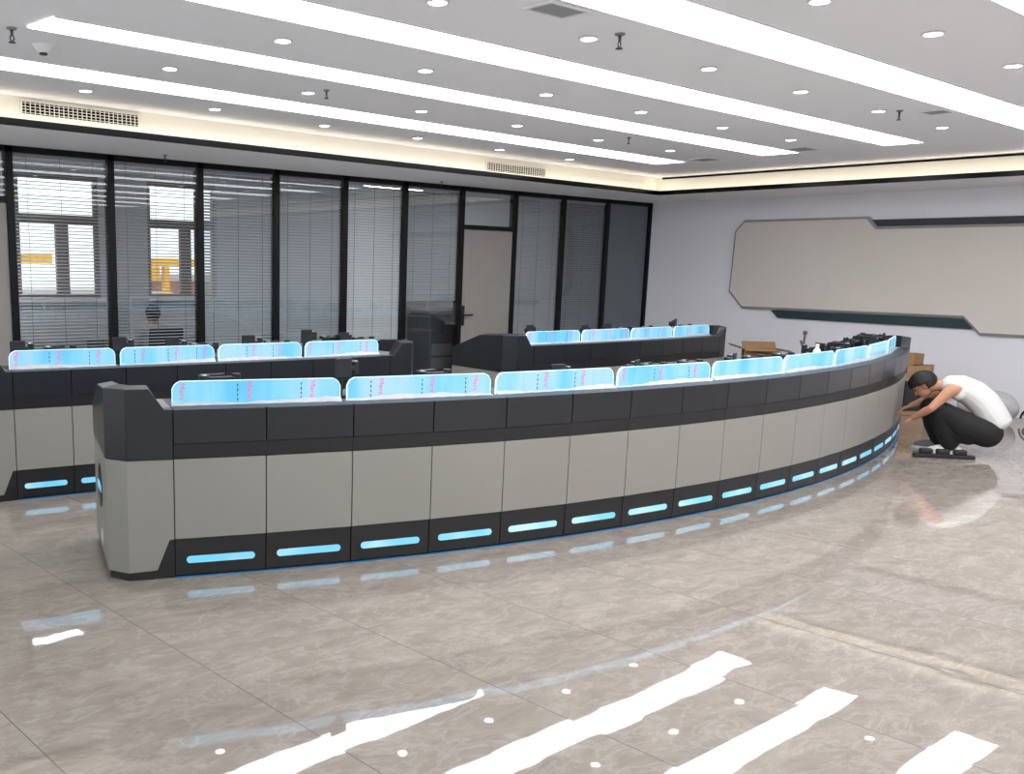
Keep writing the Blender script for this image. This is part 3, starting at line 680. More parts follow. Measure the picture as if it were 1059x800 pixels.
R1 = 12.29
FR = console('control_console', (7.18, 16.166), R1, math.radians(248.2), 0.517, 18, 'long curved grey and charcoal control console in the foreground with nine blue screens', (7.18, 4.3, 0), printed=8)
LB = console('control_console', (7.16, 43.8), 37.0, math.acos((2.612 - 7.16) / 37) * -1 + 2 * math.pi, 0.4205, 8, 'rear left grey and charcoal control console with four blue screens, before the windows', (4.3, 7.4, 0))
RB = console('control_console', (9.78, 31.95), 25.0, 2 * math.pi - math.acos((8.13 - 9.78) / 25), 0.447, 8, 'rear right control console with four blue screens, near the door', (9.8, 7.2, 0), cap_right=(0.145, 0.03), lean_left=0.07)

# opened access panel at the right end of the front console (hinged on it)
t, P, T, Nn = FR
S = 18 * 0.517
q = MB(); a0 = P(S - 0.12, -0.012, 0); dv = Vector((0.80, -0.60, 0)).normalized()
q.ext([a0 + Vector((0, 0, 0.27)), a0 + dv * 0.36 + Vector((0, 0, 0.27)), a0 + dv * 0.36 + Vector((0, 0, 0.60)), a0 + Vector((0, 0, 0.60))], Vector((-dv.y, dv.x, 0)) * 0.02)
o = q.build('access_panel', M['dark'], t); o['label'] = 'dark access panel swung open'

# ------------------------------------------------------------------ monitor arms
def monitor_arm(con, s, kind, label, yaw=0.0, zt=1.10):
    t0, P, T, Nn = con
    d = 0.28; c = P(s, d, 0.947); ux = T(s); nv = Nn(s); up = Vector((0, 0, 1))
    ca, sa = math.cos(yaw), math.sin(yaw); dx = ux * ca + nv * sa; dy = -ux * sa + nv * ca
    t = empty('monitor_arm', c, label, 'monitor arm', 'monitor arms on the consoles')
    q = MB(); q.box(c + up * 0.0085, (0.09, 0.07, 0.015), dx); q.cyl(c + up * 0.016, c + up * (zt - 0.947 - 0.05), 0.016); q.build('post', M['black'], t)
    h = c + up * (zt - 0.947 - 0.03)
    if kind == 'flat':
        q = MB(); q.box(h + dx * 0.09, (0.20, 0.045, 0.028), dx); q.cyl(h - up * 0.02, h + up * 0.022, 0.030); q.cyl(h + dx * 0.19 - up * 0.02, h + dx * 0.19 + up * 0.03, 0.026); q.build('lower_link', M['black'], t, bevel=0.004)
        q = MB(); q.box(h + dx * 0.06 + dy * 0.05 + up * 0.012, (0.17, 0.035, 0.026), dx + dy * 0.3); q.build('upper_link', M['black'], t, bevel=0.004)
        q = MB(); q.cyl(h + up * 0.022, h + up * 0.030, 0.020); q.build('joint_cap', M['chrome'], t)
        q = MB(); q.box(h + dx * 0.20 + dy * 0.02 - up * 0.02, (0.09, 0.012, 0.07), dy + dx * 0.4); q.build('mount_plate', M['black'], t, bevel=0.003)
    else:
        q = MB(); q.box(h + dx * 0.05 - up * 0.01, (0.13, 0.04, 0.03), dx); q.cyl(h - up * 0.03, h + up * 0.02, 0.028); q.cyl(h + dx * 0.11 - up * 0.04, h + dx * 0.11 + up * 0.03, 0.024); q.build('lower_link', M['black'], t, bevel=0.004)
        q = MB(); q.box(h - dy * 0.055 - dx * 0.02 + up * 0.0, (0.12, 0.012, 0.115), dx); q.build('mount_plate', M['black'], t, bevel=0.004)
        q = MB(); q.cyl(h - dy * 0.05 - dx * 0.02, h - dx * 0.0, 0.022); q.build('tilt_joint', M['black'], t)
        q = MB(); q.cyl(h + dx * 0.11 + up * 0.030, h + dx * 0.11 + up * 0.036, 0.018); q.build('joint_cap', M['chrome'], t)
    return t
fr_arms = [(0.22, 'flat', 0.1, 1.105), (1.06, 'plate', 0.3, 1.16), (1.62, 'flat', 0.1, 1.10), (2.67, 'plate', 0.0, 1.085), (3.38, 'plate', 0.5, 1.09), (3.55, 'flat', 0.0, 1.085), (3.98, 'flat', 0.0, 1.09), (4.55, 'plate', 0.4, 1.10), (4.85, 'flat', 0.0, 1.09), (5.36, 'flat', -0.1, 1.09), (6.05, 'plate', 1.0, 1.12), (6.72, 'flat', 0.1, 1.08), (7.0, 'flat', 0.8, 1.11), (7.2, 'plate', 0.8, 1.14), (7.6, 'flat', 0.4, 1.11), (7.95, 'plate', -0.5, 1.11), (8.3, 'flat', 0.9, 1.12), (8.65, 'plate', 0.2, 1.11), (9.0, 'flat', 1.2, 1.11)]
N_ = ['first', 'second', 'third', 'fourth', 'fifth', 'sixth', 'seventh', 'eighth', 'ninth', 'tenth', 'eleventh', 'twelfth', 'thirteenth', 'fourteenth', 'fifteenth', 'sixteenth', 'seventeenth', 'eighteenth', 'last']
for i, (s, k, yw, zt) in enumerate(fr_arms):
    monitor_arm(FR, s, k, 'black %s monitor arm, %s from the left behind the front console screens' % ('folded' if k == 'flat' else 'square plate', N_[i]), yw, zt)
def s_of(con_C, R, x, th0): return (2 * math.pi - math.acos((x - con_C) / R) - th0) * R
thL = 2 * math.pi - math.acos((2.612 - 7.16) / 37); thR = 2 * math.pi - math.acos((8.13 - 9.78) / 25)
for i, (x, k, yw, zt) in enumerate([(2.72, 'plate', 0.2, 1.12), (2.95, 'flat', 0, 1.10), (3.5, 'plate', 0.1, 1.13), (3.95, 'plate', 0, 1.11), (4.15, 'flat', 0, 1.09), (4.65, 'plate', -0.1, 1.12), (4.85, 'flat', 0.0, 1.09), (5.22, 'plate', 0.1, 1.155), (5.44, 'flat', 0.3, 1.12), (5.62, 'plate', 0.2, 1.12), (5.78, 'flat', 0, 1.10)]):
    monitor_arm(LB, s_of(7.16, 37, x, thL), k, 'black monitor arm, %s from the left along the rear left console' % N_[i], yw, zt)
for i, (x, k, yw, zt) in enumerate([(8.3, 'plate', 0.1, 1.12), (8.6, 'flat', 0, 1.08), (9.2, 'plate', 0, 1.10), (9.6, 'plate', 0.1, 1.11), (9.9, 'flat', 0, 1.09), (10.4, 'flat', 0.2, 1.09), (10.98, 'plate', 0.3, 1.14), (11.25, 'flat', 0, 1.09)]):
    monitor_arm(RB, s_of(9.78, 25, x, thR), k, 'black monitor arm, %s from the left along the rear right console' % N_[i], yw, zt)

# bottle on the front console
c = P(5.93, 0.20, 0.948)
t = empty('water_bottle', c, 'small clear water bottle with a blue label standing on the front console', 'bottle')
q = MB(); q.lathe(c, [(0, 0.001), (0.030, 0.001), (0.032, 0.01), (0.032, 0.134), (0.026, 0.150), (0.013, 0.165), (0.013, 0.178), (0, 0.178)], 20); q.build('bottle_body', M['plastic'], t, smooth=False)
q = MB(); q.lathe(c, [(0.0325, 0.085), (0.0335, 0.085), (0.0335, 0.13), (0.0325, 0.13)], 20); q.build('label', M['label'], t)
q = MB(); q.cyl(c + Vector((0, 0, 0.178)), c + Vector((0, 0, 0.197)), 0.015); q.build('cap', M['plastic'], t)

# ------------------------------------------------------------------ feature panel on the right wall
t = empty('wall_panel', (XR, 5.8, 1.0), 'large greige wall panel with clipped corners and dark accent bars on the right wall', 'wall panel')
poly = [(8.40, 2.53), (6.56, 2.53), (6.43, 2.39), (3.38, 2.39), (3.05, 2.15), (3.05, 1.22), (3.22, 1.0), (5.01, 1.0), (5.22, 1.205), (8.32, 1.215), (8.56, 1.46), (8.54, 2.37)]
cy, cz = 5.8, 1.78
def inset(pl, e):
    n = len(pl); out = []
    for i in range(n):
        p0, p1, p2 = Vector(pl[i - 1]), Vector(pl[i]), Vector(pl[(i + 1) % n])
        d1 = (p1 - p0).normalized(); d2 = (p2 - p1).normalized()
        n1 = Vector((-d1.y, d1.x)); n2 = Vector((-d2.y, d2.x)); b = (n1 + n2); b = b / max(0.3, b.dot(n1))
        out.append(tuple(p1 + b * e))
    return out
sgn = 1 if sum(poly[i - 1][0] * poly[i][1] - poly[i][0] * poly[i - 1][1] for i in range(len(poly))) > 0 else -1
pin = inset(poly, 0.035 * sgn)
q = MB(); q.ext([(XR - 0.07, y, z) for y, z in pin], (0.06, 0, 0)); q.build('face', M['panel'], t)
q = MB()
for i in range(len(poly)):
    j = (i + 1) % len(poly)
    q.loft([(XR - 0.001, *poly[i]), (XR - 0.045, *poly[i]), (XR - 0.075, *pin[i]), (XR - 0.001, *pin[i])], [(XR - 0.001, *poly[j]), (XR - 0.045, *poly[j]), (XR - 0.075, *pin[j]), (XR - 0.001, *pin[j])])
q.build('bevelled_edge', M['paneledge'], t)
q = MB(); q.ext([(XR - 0.035, 6.52, 2.485), (XR - 0.035, 3.6, 2.485), (XR - 0.035, 3.52, 2.395), (XR - 0.035, 6.44, 2.395)], (0.034, 0, 0)); o = q.build('accent_bar', M['blackgap'], t); o['label'] = 'dark bar above the panel'
q = MB(); q.ext([(XR - 0.035, 7.86, 1.205), (XR - 0.035, 5.22, 1.20), (XR - 0.035, 5.09, 1.07), (XR - 0.035, 7.74, 1.095)], (0.034, 0, 0)); o = q.build('accent_bar', M['teal'], t); o['label'] = 'dark teal bar below the panel'

# ------------------------------------------------------------------ boxes and clutter
def carton(x, y, z, sx, sy, sz, yaw, label, flaps=False, name='cardboard_box', group='cardboard boxes'):
    t = empty(name, (x, y, z), label, 'box', group)
    ux = Vector((math.cos(yaw), math.sin(yaw), 0)); uy = Vector((-ux.y, ux.x, 0)); c = Vector((x, y, z))
    q = MB()
    if flaps:
        th = 0.006
        q.box(c + Vector((0, 0, 0.004)), (sx, sy, 0.006), ux)
        for k in (-1, 1):
            q.box(c + ux * k * (sx / 2 - th / 2) + Vector((0, 0, sz / 2 + 0.004)), (th, sy, sz - 0.006), ux); q.box(c + uy * k * (sy / 2 - th / 2) + Vector((0, 0, sz / 2 + 0.004)), (sx - 2 * th, th, sz - 0.006), ux)
        q.build('carton_body', M['card'], t)
        for k in (-1, 1):
            f = MB(); b0 = c + uy * k * sy / 2 + Vector((0, 0, sz)); q1 = b0 + uy * k * sy * 0.42 + Vector((0, 0, 0.05 if k > 0 else -0.03))
            f.ext([b0 - ux * sx / 2, b0 + ux * sx / 2, q1 + ux * sx / 2, q1 - ux * sx / 2], (0, 0, 0.005)); f.build('flap', M['carddark'], t)
            f = MB(); b0 = c + ux * k * sx / 2 + Vector((0, 0, sz)); q1 = b0 + ux * k * sx * 0.4 + Vector((0, 0, 0.07 if k > 0 else 0.0))
            f.ext([b0 - uy * sy / 2, b0 + uy * sy / 2, q1 + uy * sy / 2, q1 - uy * sy / 2], (0, 0, 0.005)); f.build('flap', M['card'], t)
    else:
        q.box(c + Vector((0, 0, sz / 2 + 0.001)), (sx, sy, sz), ux); q.build('carton_body', M['card'], t, bevel=0.006)
        f = MB(); f.box(c + Vector((0, 0, sz + 0.0025)), (sx * 0.99, 0.06, 0.001), ux); f.build('tape', M['carddark'], t)
    return t
carton(13.62, 5.42, 0.0, 0.5, 0.42, 0.42, 0.2, 'large cardboard box on the floor behind the crouching person')
carton(13.62, 5.40, 0.424, 0.42, 0.36, 0.20, 0.3, 'tan cardboard box, middle of the stack behind the crouching person')
carton(13.58, 5.47, 0.628, 0.24, 0.22, 0.14, -0.1, 'small cardboard box on top of the stack behind the crouching person')
# leaning flap piece of cardboard
# q = MB(); q.ext([(13.62, 5.16, 0.45), (13.80, 5.06, 0.45), (13.76, 5.12, 0.62), (13.58, 5.22, 0.62)], (0.008, 0.012, 0)); 
carton(12.95, 7.15, 0.0, 0.55, 0.5, 0.52, 0.5, 'cardboard box on the floor beyond the right end of the rear consoles')
carton(12.95, 7.15, 0.5285, 0.48, 0.44, 0.20, 0.6, 'open cardboard box with raised flaps by the right end of the rear console', True)
t = empty('office_chair', (13.2, 8.2, 0), 'dark office chair half hidden behind the open cardboard box', 'chair')
q = MB()
for k in range(5):
    a = k * 2 * math.pi / 5; q.cyl((13.2, 8.2, 0.07), (13.2 + 0.28 * math.cos(a), 8.2 + 0.28 * math.sin(a), 0.04), 0.018, n=8); q.cyl((13.2 + 0.28 * math.cos(a), 8.2 + 0.28 * math.sin(a), 0.055), (13.2 + 0.28 * math.cos(a), 8.2 + 0.28 * math.sin(a), 0.0), 0.025, n=10)
q.cyl((13.2, 8.2, 0.06), (13.2, 8.2, 0.44), 0.025); q.build('base', M['black'], t)
q = MB(); q.box((13.2, 8.2, 0.47), (0.46, 0.46, 0.06)); q.build('seat', M['dark_low'], t, bevel=0.025)
q = MB(); q.box((13.2, 7.98, 0.74), (0.44, 0.05, 0.42), (1, 0.1, 0), (0, -0.15, 1)); q.build('backrest', M['greyplastic'], t, bevel=0.025)
# slim stand with crossbar
cx, cy = 12.62, 6.42
t = empty('tripod_stand', (cx, cy, 0), 'slim dark stand with a crossbar in front of the right wall', 'stand')
q = MB(); q.cyl((cx, cy, 0.25), (cx + 0.03, cy - 0.02, 0.99), 0.014); q.build('pole', M['winframe'], t)
q = MB(); q.cyl((cx + 0.028, cy - 0.02, 0.975), (cx + 0.031, cy - 0.02, 1.02), 0.026); q.cyl((cx + 0.0, cy + 0.015, 0.90), (cx + 0.03, cy - 0.02, 0.78), 0.013); q.build('head', M['winframe'], t)
q = MB(); q.cyl((cx + 0.10, cy - 0.19, 0.725), (cx - 0.07, cy + 0.20, 0.66), 0.013); q.build('crossbar', M['carddark'], t)
for k in range(3):
    a = k * 2.094 + 0.4; q = MB(); q.cyl((cx, cy, 0.30), (cx + 0.26 * math.cos(a), cy + 0.26 * math.sin(a), 0.005), 0.011); q.build('leg', M['winframe'], t)

# crumpled plastic sheeting and black bag by the right wall
def blob(name, c, rad, m, parent=None, seed=0, amp=0.25, sub=4, flat=0.0):
    bm = bmesh.new(); bmesh.ops.create_icosphere(bm, subdivisions=sub, radius=1)
    rr = random.Random(seed); dirs = [(Vector((rr.gauss(0, 1), rr.gauss(0, 1), rr.gauss(0, 1))).normalized(), rr.uniform(2, 7), rr.uniform(0, 6)) for _ in range(9)]
    for v in bm.verts:
        f = sum(math.sin(v.co.dot(d) * k + ph) for d, k, ph in dirs) / 9
        co = v.co * (1 + amp * f)
        z = co.z * rad[2]
        v.co = Vector((co.x * rad[0], co.y * rad[1], max(z, -rad[2] * 0.85)))
    q = MB(); 
    for v in bm.verts: q.v.append(tuple(v.co + Vector(c)))
    bm.verts.index_update()
    for f in bm.faces: q.f.append(tuple(v.index for v in f.verts)); q.mi.append(0)
    bm.free()
    return q.build(name, m, parent, smooth=True)
o = blob('plastic_sheeting', (13.72, 4.60, 0.17), (0.2, 0.32, 0.20), M['poly'], seed=4, amp=0.45)
tag(o, 'crumpled clear plastic sheeting on the floor against the right wall', 'plastic sheet')
t = empty('black_bag', (13.95, 4.08, 0), 'black bag with a handle on the floor at the right edge', 'bag')
blob('bag_body', (14.0, 4.02, 0.10), (0.14, 0.24, 0.12), M['bag'], t, seed=2, amp=0.2)
q = MB(); pts = []
for i in range(13):
    a = math.pi * i / 12; pts.append((13.86, 4.10 + 0.15 * math.cos(a), 0.06 + 0.15 * math.sin(a)))
q.tube(pts, 0.012); q.build('handle', M['bag'], t)

# black bar with three blocks on the floor
a = Vector((10.30, 4.02, 0)); b = Vector((10.64, 3.60, 0)); ux = (b - a).normalized(); c = (a + b) / 2
t = empty('cable_tray', c, 'black bar with three raised blocks lying on the floor by the crouching person', 'cable tray')
q = MB(); q.box(c + Vector((0, 0, 0.019)), ((b - a).length, 0.07, 0.036), ux); q.build('bar', M['black'], t, bevel=0.006)
for k in (-0.15, 0.0, 0.15):
    q = MB(); q.box(c + ux * (k - 0.01) + Vector((0, 0, 0.062)), (0.115, 0.065, 0.05), ux); q.build('socket_block', M['black'], t, bevel=0.012)

# ------------------------------------------------------------------ people
def ellip(q, c, rad, ax, n=14, k=10):
    """ellipsoid with axes ax (three vectors)"""
    c = Vector(c); base = len(q.v)
    for i in range(k + 1):
        th = math.pi * i / k
        for j in range(n):
            ph = 2 * math.pi * j / n
            d = (math.sin(th) * math.cos(ph) * rad[0], math.sin(th) * math.sin(ph) * rad[1], math.cos(th) * rad[2])
            q.v.append(tuple(c + ax[0] * d[0] + ax[1] * d[1] + ax[2] * d[2]))
    for i in range(k):
        for j in range(n):
            jj = (j + 1) % n
            q.f.append((base + i * n + j, base + i * n + jj, base + (i + 1) * n + jj, base + (i + 1) * n + j)); q.mi.append(q.cur)

def cap(q, a, ra, b, rb, n=16):
    a = Vector(a); b = Vector(b); ax = [Vector((1, 0, 0)), Vector((0, 1, 0)), Vector((0, 0, 1))]
    ellip(q, a, (ra,) * 3, ax, n, 10); ellip(q, b, (rb,) * 3, ax, n, 10)
    if (b - a).length > 1e-4: q.cyl(a, b, ra, rb, n)
def chain(q, pr):
    for (a, ra), (b, rb) in zip(pr[:-1], pr[1:]): cap(q, a, ra, b, rb)
def fuse(q, name, m, parent, voxel=0.006, smooth=6):
    """union of the overlapping volumes as ONE continuous surface"""
    o = q.build('tmp_fuse', m, parent)
    rm = o.modifiers.new('remesh', 'REMESH'); rm.mode = 'VOXEL'; rm.voxel_size = voxel; rm.use_smooth_shade = True
    sm = o.modifiers.new('smooth', 'SMOOTH'); sm.iterations = smooth; sm.factor = 0.5
    dg = bpy.context.evaluated_depsgraph_get(); dg.update()
    nm = D.meshes.new_from_object(o.evaluated_get(dg)); nm.name = name
    par = o.parent; o0 = ROOT[parent.name]; D.objects.remove(o)
    nm.materials.clear(); nm.materials.append(m)
    for p in nm.polygons: p.use_smooth = True; p.material_index = 0
    r = D.objects.new(name, nm); COL.objects.link(r); r.parent = par; ROOT[r.name] = o0
    return r
def spine(q, st, side, steps=5):
    """elliptical sections along a bent trunk: (centre, half depth, half width)"""
    for (a, da, wa), (b, db, wb) in zip(st[:-1], st[1:]):
        d = (b - a).normalized(); n_ = d.cross(side).normalized()
        for i in range(steps + 1):
            f = i / steps; c = a.lerp(b, f); ellip(q, c, (wa + (wb - wa) * f, da + (db - da) * f, 0.07), (side, n_, d), 18, 10)

P0 = Vector((10.86, 3.92, 0)); F = Vector((-0.34, 0.94, 0)).normalized(); Lw = Vector((-F.y, F.x, 0))   # Lw: towards the viewer
if Lw.dot(-P0) < 0: Lw = -Lw
def B(u, w_, z): return P0 + F * u + Lw * w_ + Vector((0, 0, z))
t = empty('person', B(-0.05, 0, 0), 'person in white sleeveless shirt and black trousers crouching at the front console', 'person')
side = Lw
hd = B(0.275, 0.02, 0.655); fwd = (F * 0.74 + Vector((0, 0, -0.67))).normalized(); hup = (F * 0.67 + Vector((0, 0, 0.74))).normalized()
q = MB()
# head with jaw, nose, lips, ears, neck
ellip(q, hd + hup * 0.02, (0.076, 0.098, 0.088), (side, fwd, hup), 20, 14)
ellip(q, hd + fwd * 0.030 - hup * 0.050, (0.060, 0.062, 0.066), (side, fwd, hup), 18, 12)
ellip(q, hd + fwd * 0.062 - hup * 0.098, (0.030, 0.026, 0.022), (side, fwd, hup), 14, 10)
ellip(q, hd + fwd * 0.098 - hup * 0.030, (0.013, 0.020, 0.016), (side, fwd, hup), 12, 8)
cap(q, hd + fwd * 0.088 + hup * 0.010, 0.009, hd + fwd * 0.104 - hup * 0.026, 0.012, 10)
ellip(q, hd + fwd * 0.084 - hup * 0.066, (0.024, 0.012, 0.010), (side, fwd, hup), 12, 8)
for sg in (1, -1): ellip(q, hd - fwd * 0.008 + side * sg * 0.078 - hup * 0.008, (0.012, 0.020, 0.032), (side, fwd, hup), 12, 8)
chain(q, [(hd - hup * 0.04 - fwd * 0.03, 0.055), (B(0.15, 0.01, 0.665), 0.055), (B(0.06, 0, 0.655), 0.075)])
spine(q, [(B(-0.31, 0, 0.33), 0.09, 0.14), (B(-0.26, 0, 0.46), 0.085, 0.135), (B(-0.15, 0, 0.57), 0.10, 0.145), (B(-0.02, 0, 0.635), 0.10, 0.16), (B(0.05, 0, 0.655), 0.075, 0.13)], side)
for sg in (1, -1):
    near = sg > 0
    sh = B(0.035, sg * 0.185, 0.64); el = B(0.185, sg * 0.255, 0.455) if near else B(0.22, sg * 0.23, 0.50)
    wr = B(0.325, sg * 0.17, 0.345) if near else B(0.37, sg * 0.12, 0.43)
    chain(q, [(B(-0.01, sg * 0.12, 0.64), 0.07), (sh, 0.060), (sh.lerp(el, 0.5), 0.048), (el, 0.039), (el.lerp(wr, 0.35), 0.040), (wr, 0.026)])
    fd = (wr - el).normalized(); pn = fd.cross(side).normalized(); pw = pn.cross(fd).normalized()     # finger direction, palm normal, palm width
    pa = wr + fd * 0.055
    ellip(q, pa, (0.040, 0.016, 0.050), (pw, pn, fd), 14, 10)
    for i, ln in enumerate((0.060, 0.072, 0.067, 0.052)):
        b0 = pa + fd * 0.040 + pw * (i - 1.5) * 0.019; k1 = b0 + (fd * 0.94 + Vector((0, 0, -0.3))).normalized() * ln * 0.55; k2 = k1 + (fd * 0.6 + Vector((0, 0, -0.8))).normalized() * ln * 0.5
        chain(q, [(b0, 0.0095), (k1, 0.0088), (k2, 0.0075)])
    tb = pa - fd * 0.02 + pw * 0.036; t1 = tb + (pw * 0.7 + fd * 0.7).normalized() * 0.035; chain(q, [(tb, 0.013), (t1, 0.010), (t1 + fd * 0.028, 0.0085)])
    fo = 0.0 if near else 0.09
    chain(q, [(B(-0.27, sg * 0.10, 0.27), 0.10), (B(0.125 + fo, sg * 0.15, 0.435), 0.062), (B(0.05 + fo, sg * 0.14, 0.27), 0.055), (B(-0.03 + fo, sg * 0.13, 0.085), 0.038), (B(0.05 + fo, sg * 0.135, 0.045), 0.03)])
fuse(q, 'body', M['skin'], t, 0.0055, 3)
q = MB()
for sg in (1, -1): ellip(q, hd + fwd * 0.090 + side * sg * 0.031 + hup * 0.004, (0.013, 0.007, 0.006), (side, fwd, hup), 12, 8)
q.build('eyes', M['hair'], t, smooth=True)
# hair: short cap with a fringe
bm = bmesh.new(); bmesh.ops.create_icosphere(bm, subdivisions=5, radius=1)
q = MB(); rr = random.Random(3)
for v in bm.verts:
    d = v.co; k = 1 + 0.035 * math.sin(d.x * 23 + d.y * 9) * math.sin(d.z * 17 + d.y * 21)
    q.v.append(tuple(hd + hup * 0.026 - fwd * 0.008 + (side * d.x * 0.090 + fwd * d.y * 0.114 + hup * d.z * 0.104) * k))
bm.verts.index_update()
for f in bm.faces:
    c = f.calc_center_median()
    lim = 0.16 if c.y > 0.35 else (-0.02 if c.y > -0.15 else -0.62)
    if c.z > lim + 0.06 * math.sin(c.x * 30): q.f.append(tuple(v.index for v in f.verts)); q.mi.append(0)
bm.free()
o = q.build('hair', M['hair'], t, smooth=True)
so = o.modifiers.new('solid', 'SOLIDIFY'); so.thickness = 0.022; so.offset = 0.6
# sleeveless shirt, loose at the hem
q = MB()
spine(q, [(B(-0.395, 0, 0.325), 0.125, 0.175), (B(-0.325, 0, 0.42), 0.138, 0.18), (B(-0.255, 0, 0.515), 0.138, 0.175), (B(-0.155, 0, 0.60), 0.135, 0.175), (B(-0.03, 0, 0.655), 0.125, 0.170), (B(0.06, 0, 0.68), 0.09, 0.13)], side)
for sg in (1, -1): cap(q, B(0.01, sg * 0.13, 0.675), 0.062, B(-0.03, sg * 0.13, 0.60), 0.06)
fuse(q, 'sleeveless_shirt', M['shirt'], t, 0.008, 5)
# trousers
q = MB()
spine(q, [(B(-0.335, 0, 0.36), 0.12, 0.165), (B(-0.30, 0, 0.25), 0.125, 0.17)], side)
for sg in (1, -1):
    fo = 0.0 if sg > 0 else 0.09
    chain(q, [(B(-0.31, sg * 0.09, 0.235), 0.140), (B(-0.12 + fo * 0.5, sg * 0.14, 0.285), 0.130), (B(0.0 + fo * 0.8, sg * 0.145, 0.37), 0.110), (B(0.115 + fo, sg * 0.15, 0.435), 0.086), (B(0.06 + fo, sg * 0.14, 0.27), 0.096), (B(0.0 + fo, sg * 0.13, 0.135), 0.088), (B(-0.01 + fo, sg * 0.13, 0.11), 0.082)]); cap(q, B(-0.16 + fo, sg * 0.135, 0.20), 0.09, B(-0.03 + fo, sg * 0.135, 0.22), 0.09)
fuse(q, 'trousers', M['trousers'], t, 0.009, 5)
# shoes
for sg, mm in ((1, M['shoe']), (-1, M['shoegrey'])):
    fo = 0.0 if sg > 0 else 0.13
    q = MB(); chain(q, [(B(-0.085 + fo, sg * 0.13, 0.055), 0.042), (B(0.02 + fo, sg * 0.135, 0.055), 0.043), (B(0.10 + fo, sg * 0.14, 0.045), 0.040), (B(0.15 + fo, sg * 0.14, 0.038), 0.030)]); chain(q, [(B(-0.06 + fo, sg * 0.13, 0.06), 0.043), (B(-0.05 + fo, sg * 0.13, 0.105), 0.042)])
    so = fuse(q, 'shoe', mm, t, 0.006, 4)
    q = MB(); out = []
    for i in range(24):
        a = 2 * math.pi * i / 24; out.append(B(0.035 + fo + 0.16 * math.cos(a), sg * 0.137 + 0.05 * math.sin(a) * (1.0 if math.cos(a) > 0 else 0.85), 0.001))
    q.ext(out, (0, 0, 0.024)); q.build('sole', M['shoe'], so)

# seated person behind the glass, seen through the blind
G0 = Vector((5.86, 11.05, 0))
t = empty('office_chair', G0, 'dark office chair behind the second blind, holding the seated person', 'chair')
q = MB()
for k in range(5):
    a = k * 2 * math.pi / 5; e = G0 + Vector((0.28 * math.cos(a), 0.28 * math.sin(a), 0.04)); q.cyl(G0 + Vector((0, 0, 0.07)), e, 0.018, n=8); q.cyl(e + Vector((0, 0, 0.015)), e - Vector((0, 0, 0.04)), 0.025, n=10)
q.cyl(G0 + Vector((0, 0, 0.06)), G0 + Vector((0, 0, 0.40)), 0.025); q.build('base', M['black'], t)
q = MB(); q.box(G0 + Vector((0, 0, 0.42)), (0.48, 0.46, 0.06)); q.build('seat', M['dark_low'], t, bevel=0.025)
q = MB(); q.box(G0 + Vector((0.0, -0.26, 0.76)), (0.46, 0.05, 0.44), (1, 0, 0), (0, -0.12, 1)); q.build('backrest', M['dark_low'], t, bevel=0.025)
t = empty('person', G0 + Vector((0, 0, 0.46)), 'person in a pale shirt sitting behind the second blind with their back to the glass', 'person')
g = lambda x, y, z: G0 + Vector((x, y, z))
sx = Vector((1, 0, 0)); sy = Vector((0, 1, 0)); sz = Vector((0, 0, 1))
q = MB()
spine(q, [(g(0, 0.0, 0.60), 0.11, 0.15), (g(0, -0.02, 0.72), 0.10, 0.14), (g(0, 0.0, 0.88), 0.11, 0.17), (g(0, 0.02, 0.95), 0.07, 0.12)], sx)
chain(q, [(g(0, 0.02, 0.93), 0.06), (g(0, 0.05, 1.06), 0.055)])
ellip(q, g(0, 0.065, 1.13), (0.078, 0.095, 0.11), (sx, sy, sz), 18, 12); ellip(q, g(0, 0.165, 1.11), (0.012, 0.014, 0.02), (sx, sy, sz))
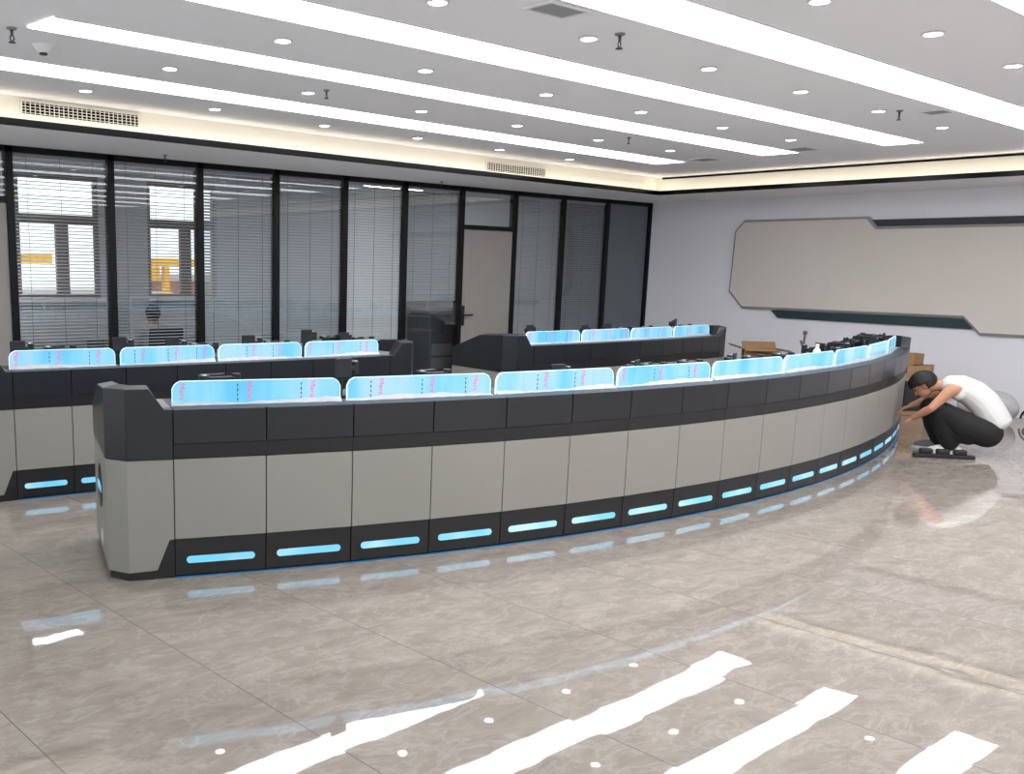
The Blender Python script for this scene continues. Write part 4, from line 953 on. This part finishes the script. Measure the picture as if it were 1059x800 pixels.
for sg in (1, -1):
    ellip(q, g(sg * 0.078, 0.06, 1.12), (0.012, 0.02, 0.03), (sx, sy, sz))
    wr = g(sg * 0.14, 0.36, 0.70)
    chain(q, [(g(sg * 0.17, 0.02, 0.92), 0.058), (g(sg * 0.24, 0.12, 0.68), 0.042), (wr, 0.027)])
    ellip(q, wr + sy * 0.055, (0.04, 0.05, 0.016), (sx, sy, sz))
    for i, ln in enumerate((0.055, 0.068, 0.064, 0.05)):
        b0 = wr + sy * 0.09 + sx * (i - 1.5) * 0.019; chain(q, [(b0, 0.0095), (b0 + sy * ln * 0.5 - sz * 0.008, 0.009), (b0 + sy * ln - sz * 0.03, 0.008)])
    chain(q, [(wr + sy * 0.03 - sx * sg * 0.036, 0.012), (wr + sy * 0.07 - sx * sg * 0.06, 0.009)])
    chain(q, [(g(sg * 0.10, 0.05, 0.58), 0.09), (g(sg * 0.13, 0.42, 0.56), 0.06), (g(sg * 0.13, 0.42, 0.10), 0.04), (g(sg * 0.13, 0.52, 0.045), 0.03)])
fuse(q, 'body', M['skin'], t, 0.007, 3)
q = MB(); spine(q, [(g(0, 0.0, 0.57), 0.125, 0.165), (g(0, -0.02, 0.72), 0.12, 0.16), (g(0, 0.0, 0.88), 0.125, 0.185), (g(0, 0.02, 0.945), 0.085, 0.13)], sx)
for sg in (1, -1): cap(q, g(sg * 0.17, 0.02, 0.92), 0.07, g(sg * 0.22, 0.08, 0.76), 0.06)
fuse(q, 'shirt', M['cloud'], t, 0.01, 4)
q = MB()
for sg in (1, -1): chain(q, [(g(0, 0.0, 0.575), 0.115), (g(sg * 0.09, 0.03, 0.57), 0.11), (g(sg * 0.13, 0.42, 0.56), 0.08), (g(sg * 0.13, 0.42, 0.14), 0.065)])
fuse(q, 'trousers', M['trousers'], t, 0.01, 4)
for sg in (1, -1):
    q = MB(); chain(q, [(g(sg * 0.13, 0.40, 0.05), 0.045), (g(sg * 0.13, 0.55, 0.04), 0.036)]); fuse(q, 'shoe', M['shoegrey'], t, 0.008, 2)
q = MB(); ellip(q, g(0, 0.048, 1.15), (0.092, 0.105, 0.108), (sx, sy, sz), 18, 12); q.build('hair', M['hair'], t, smooth=True)
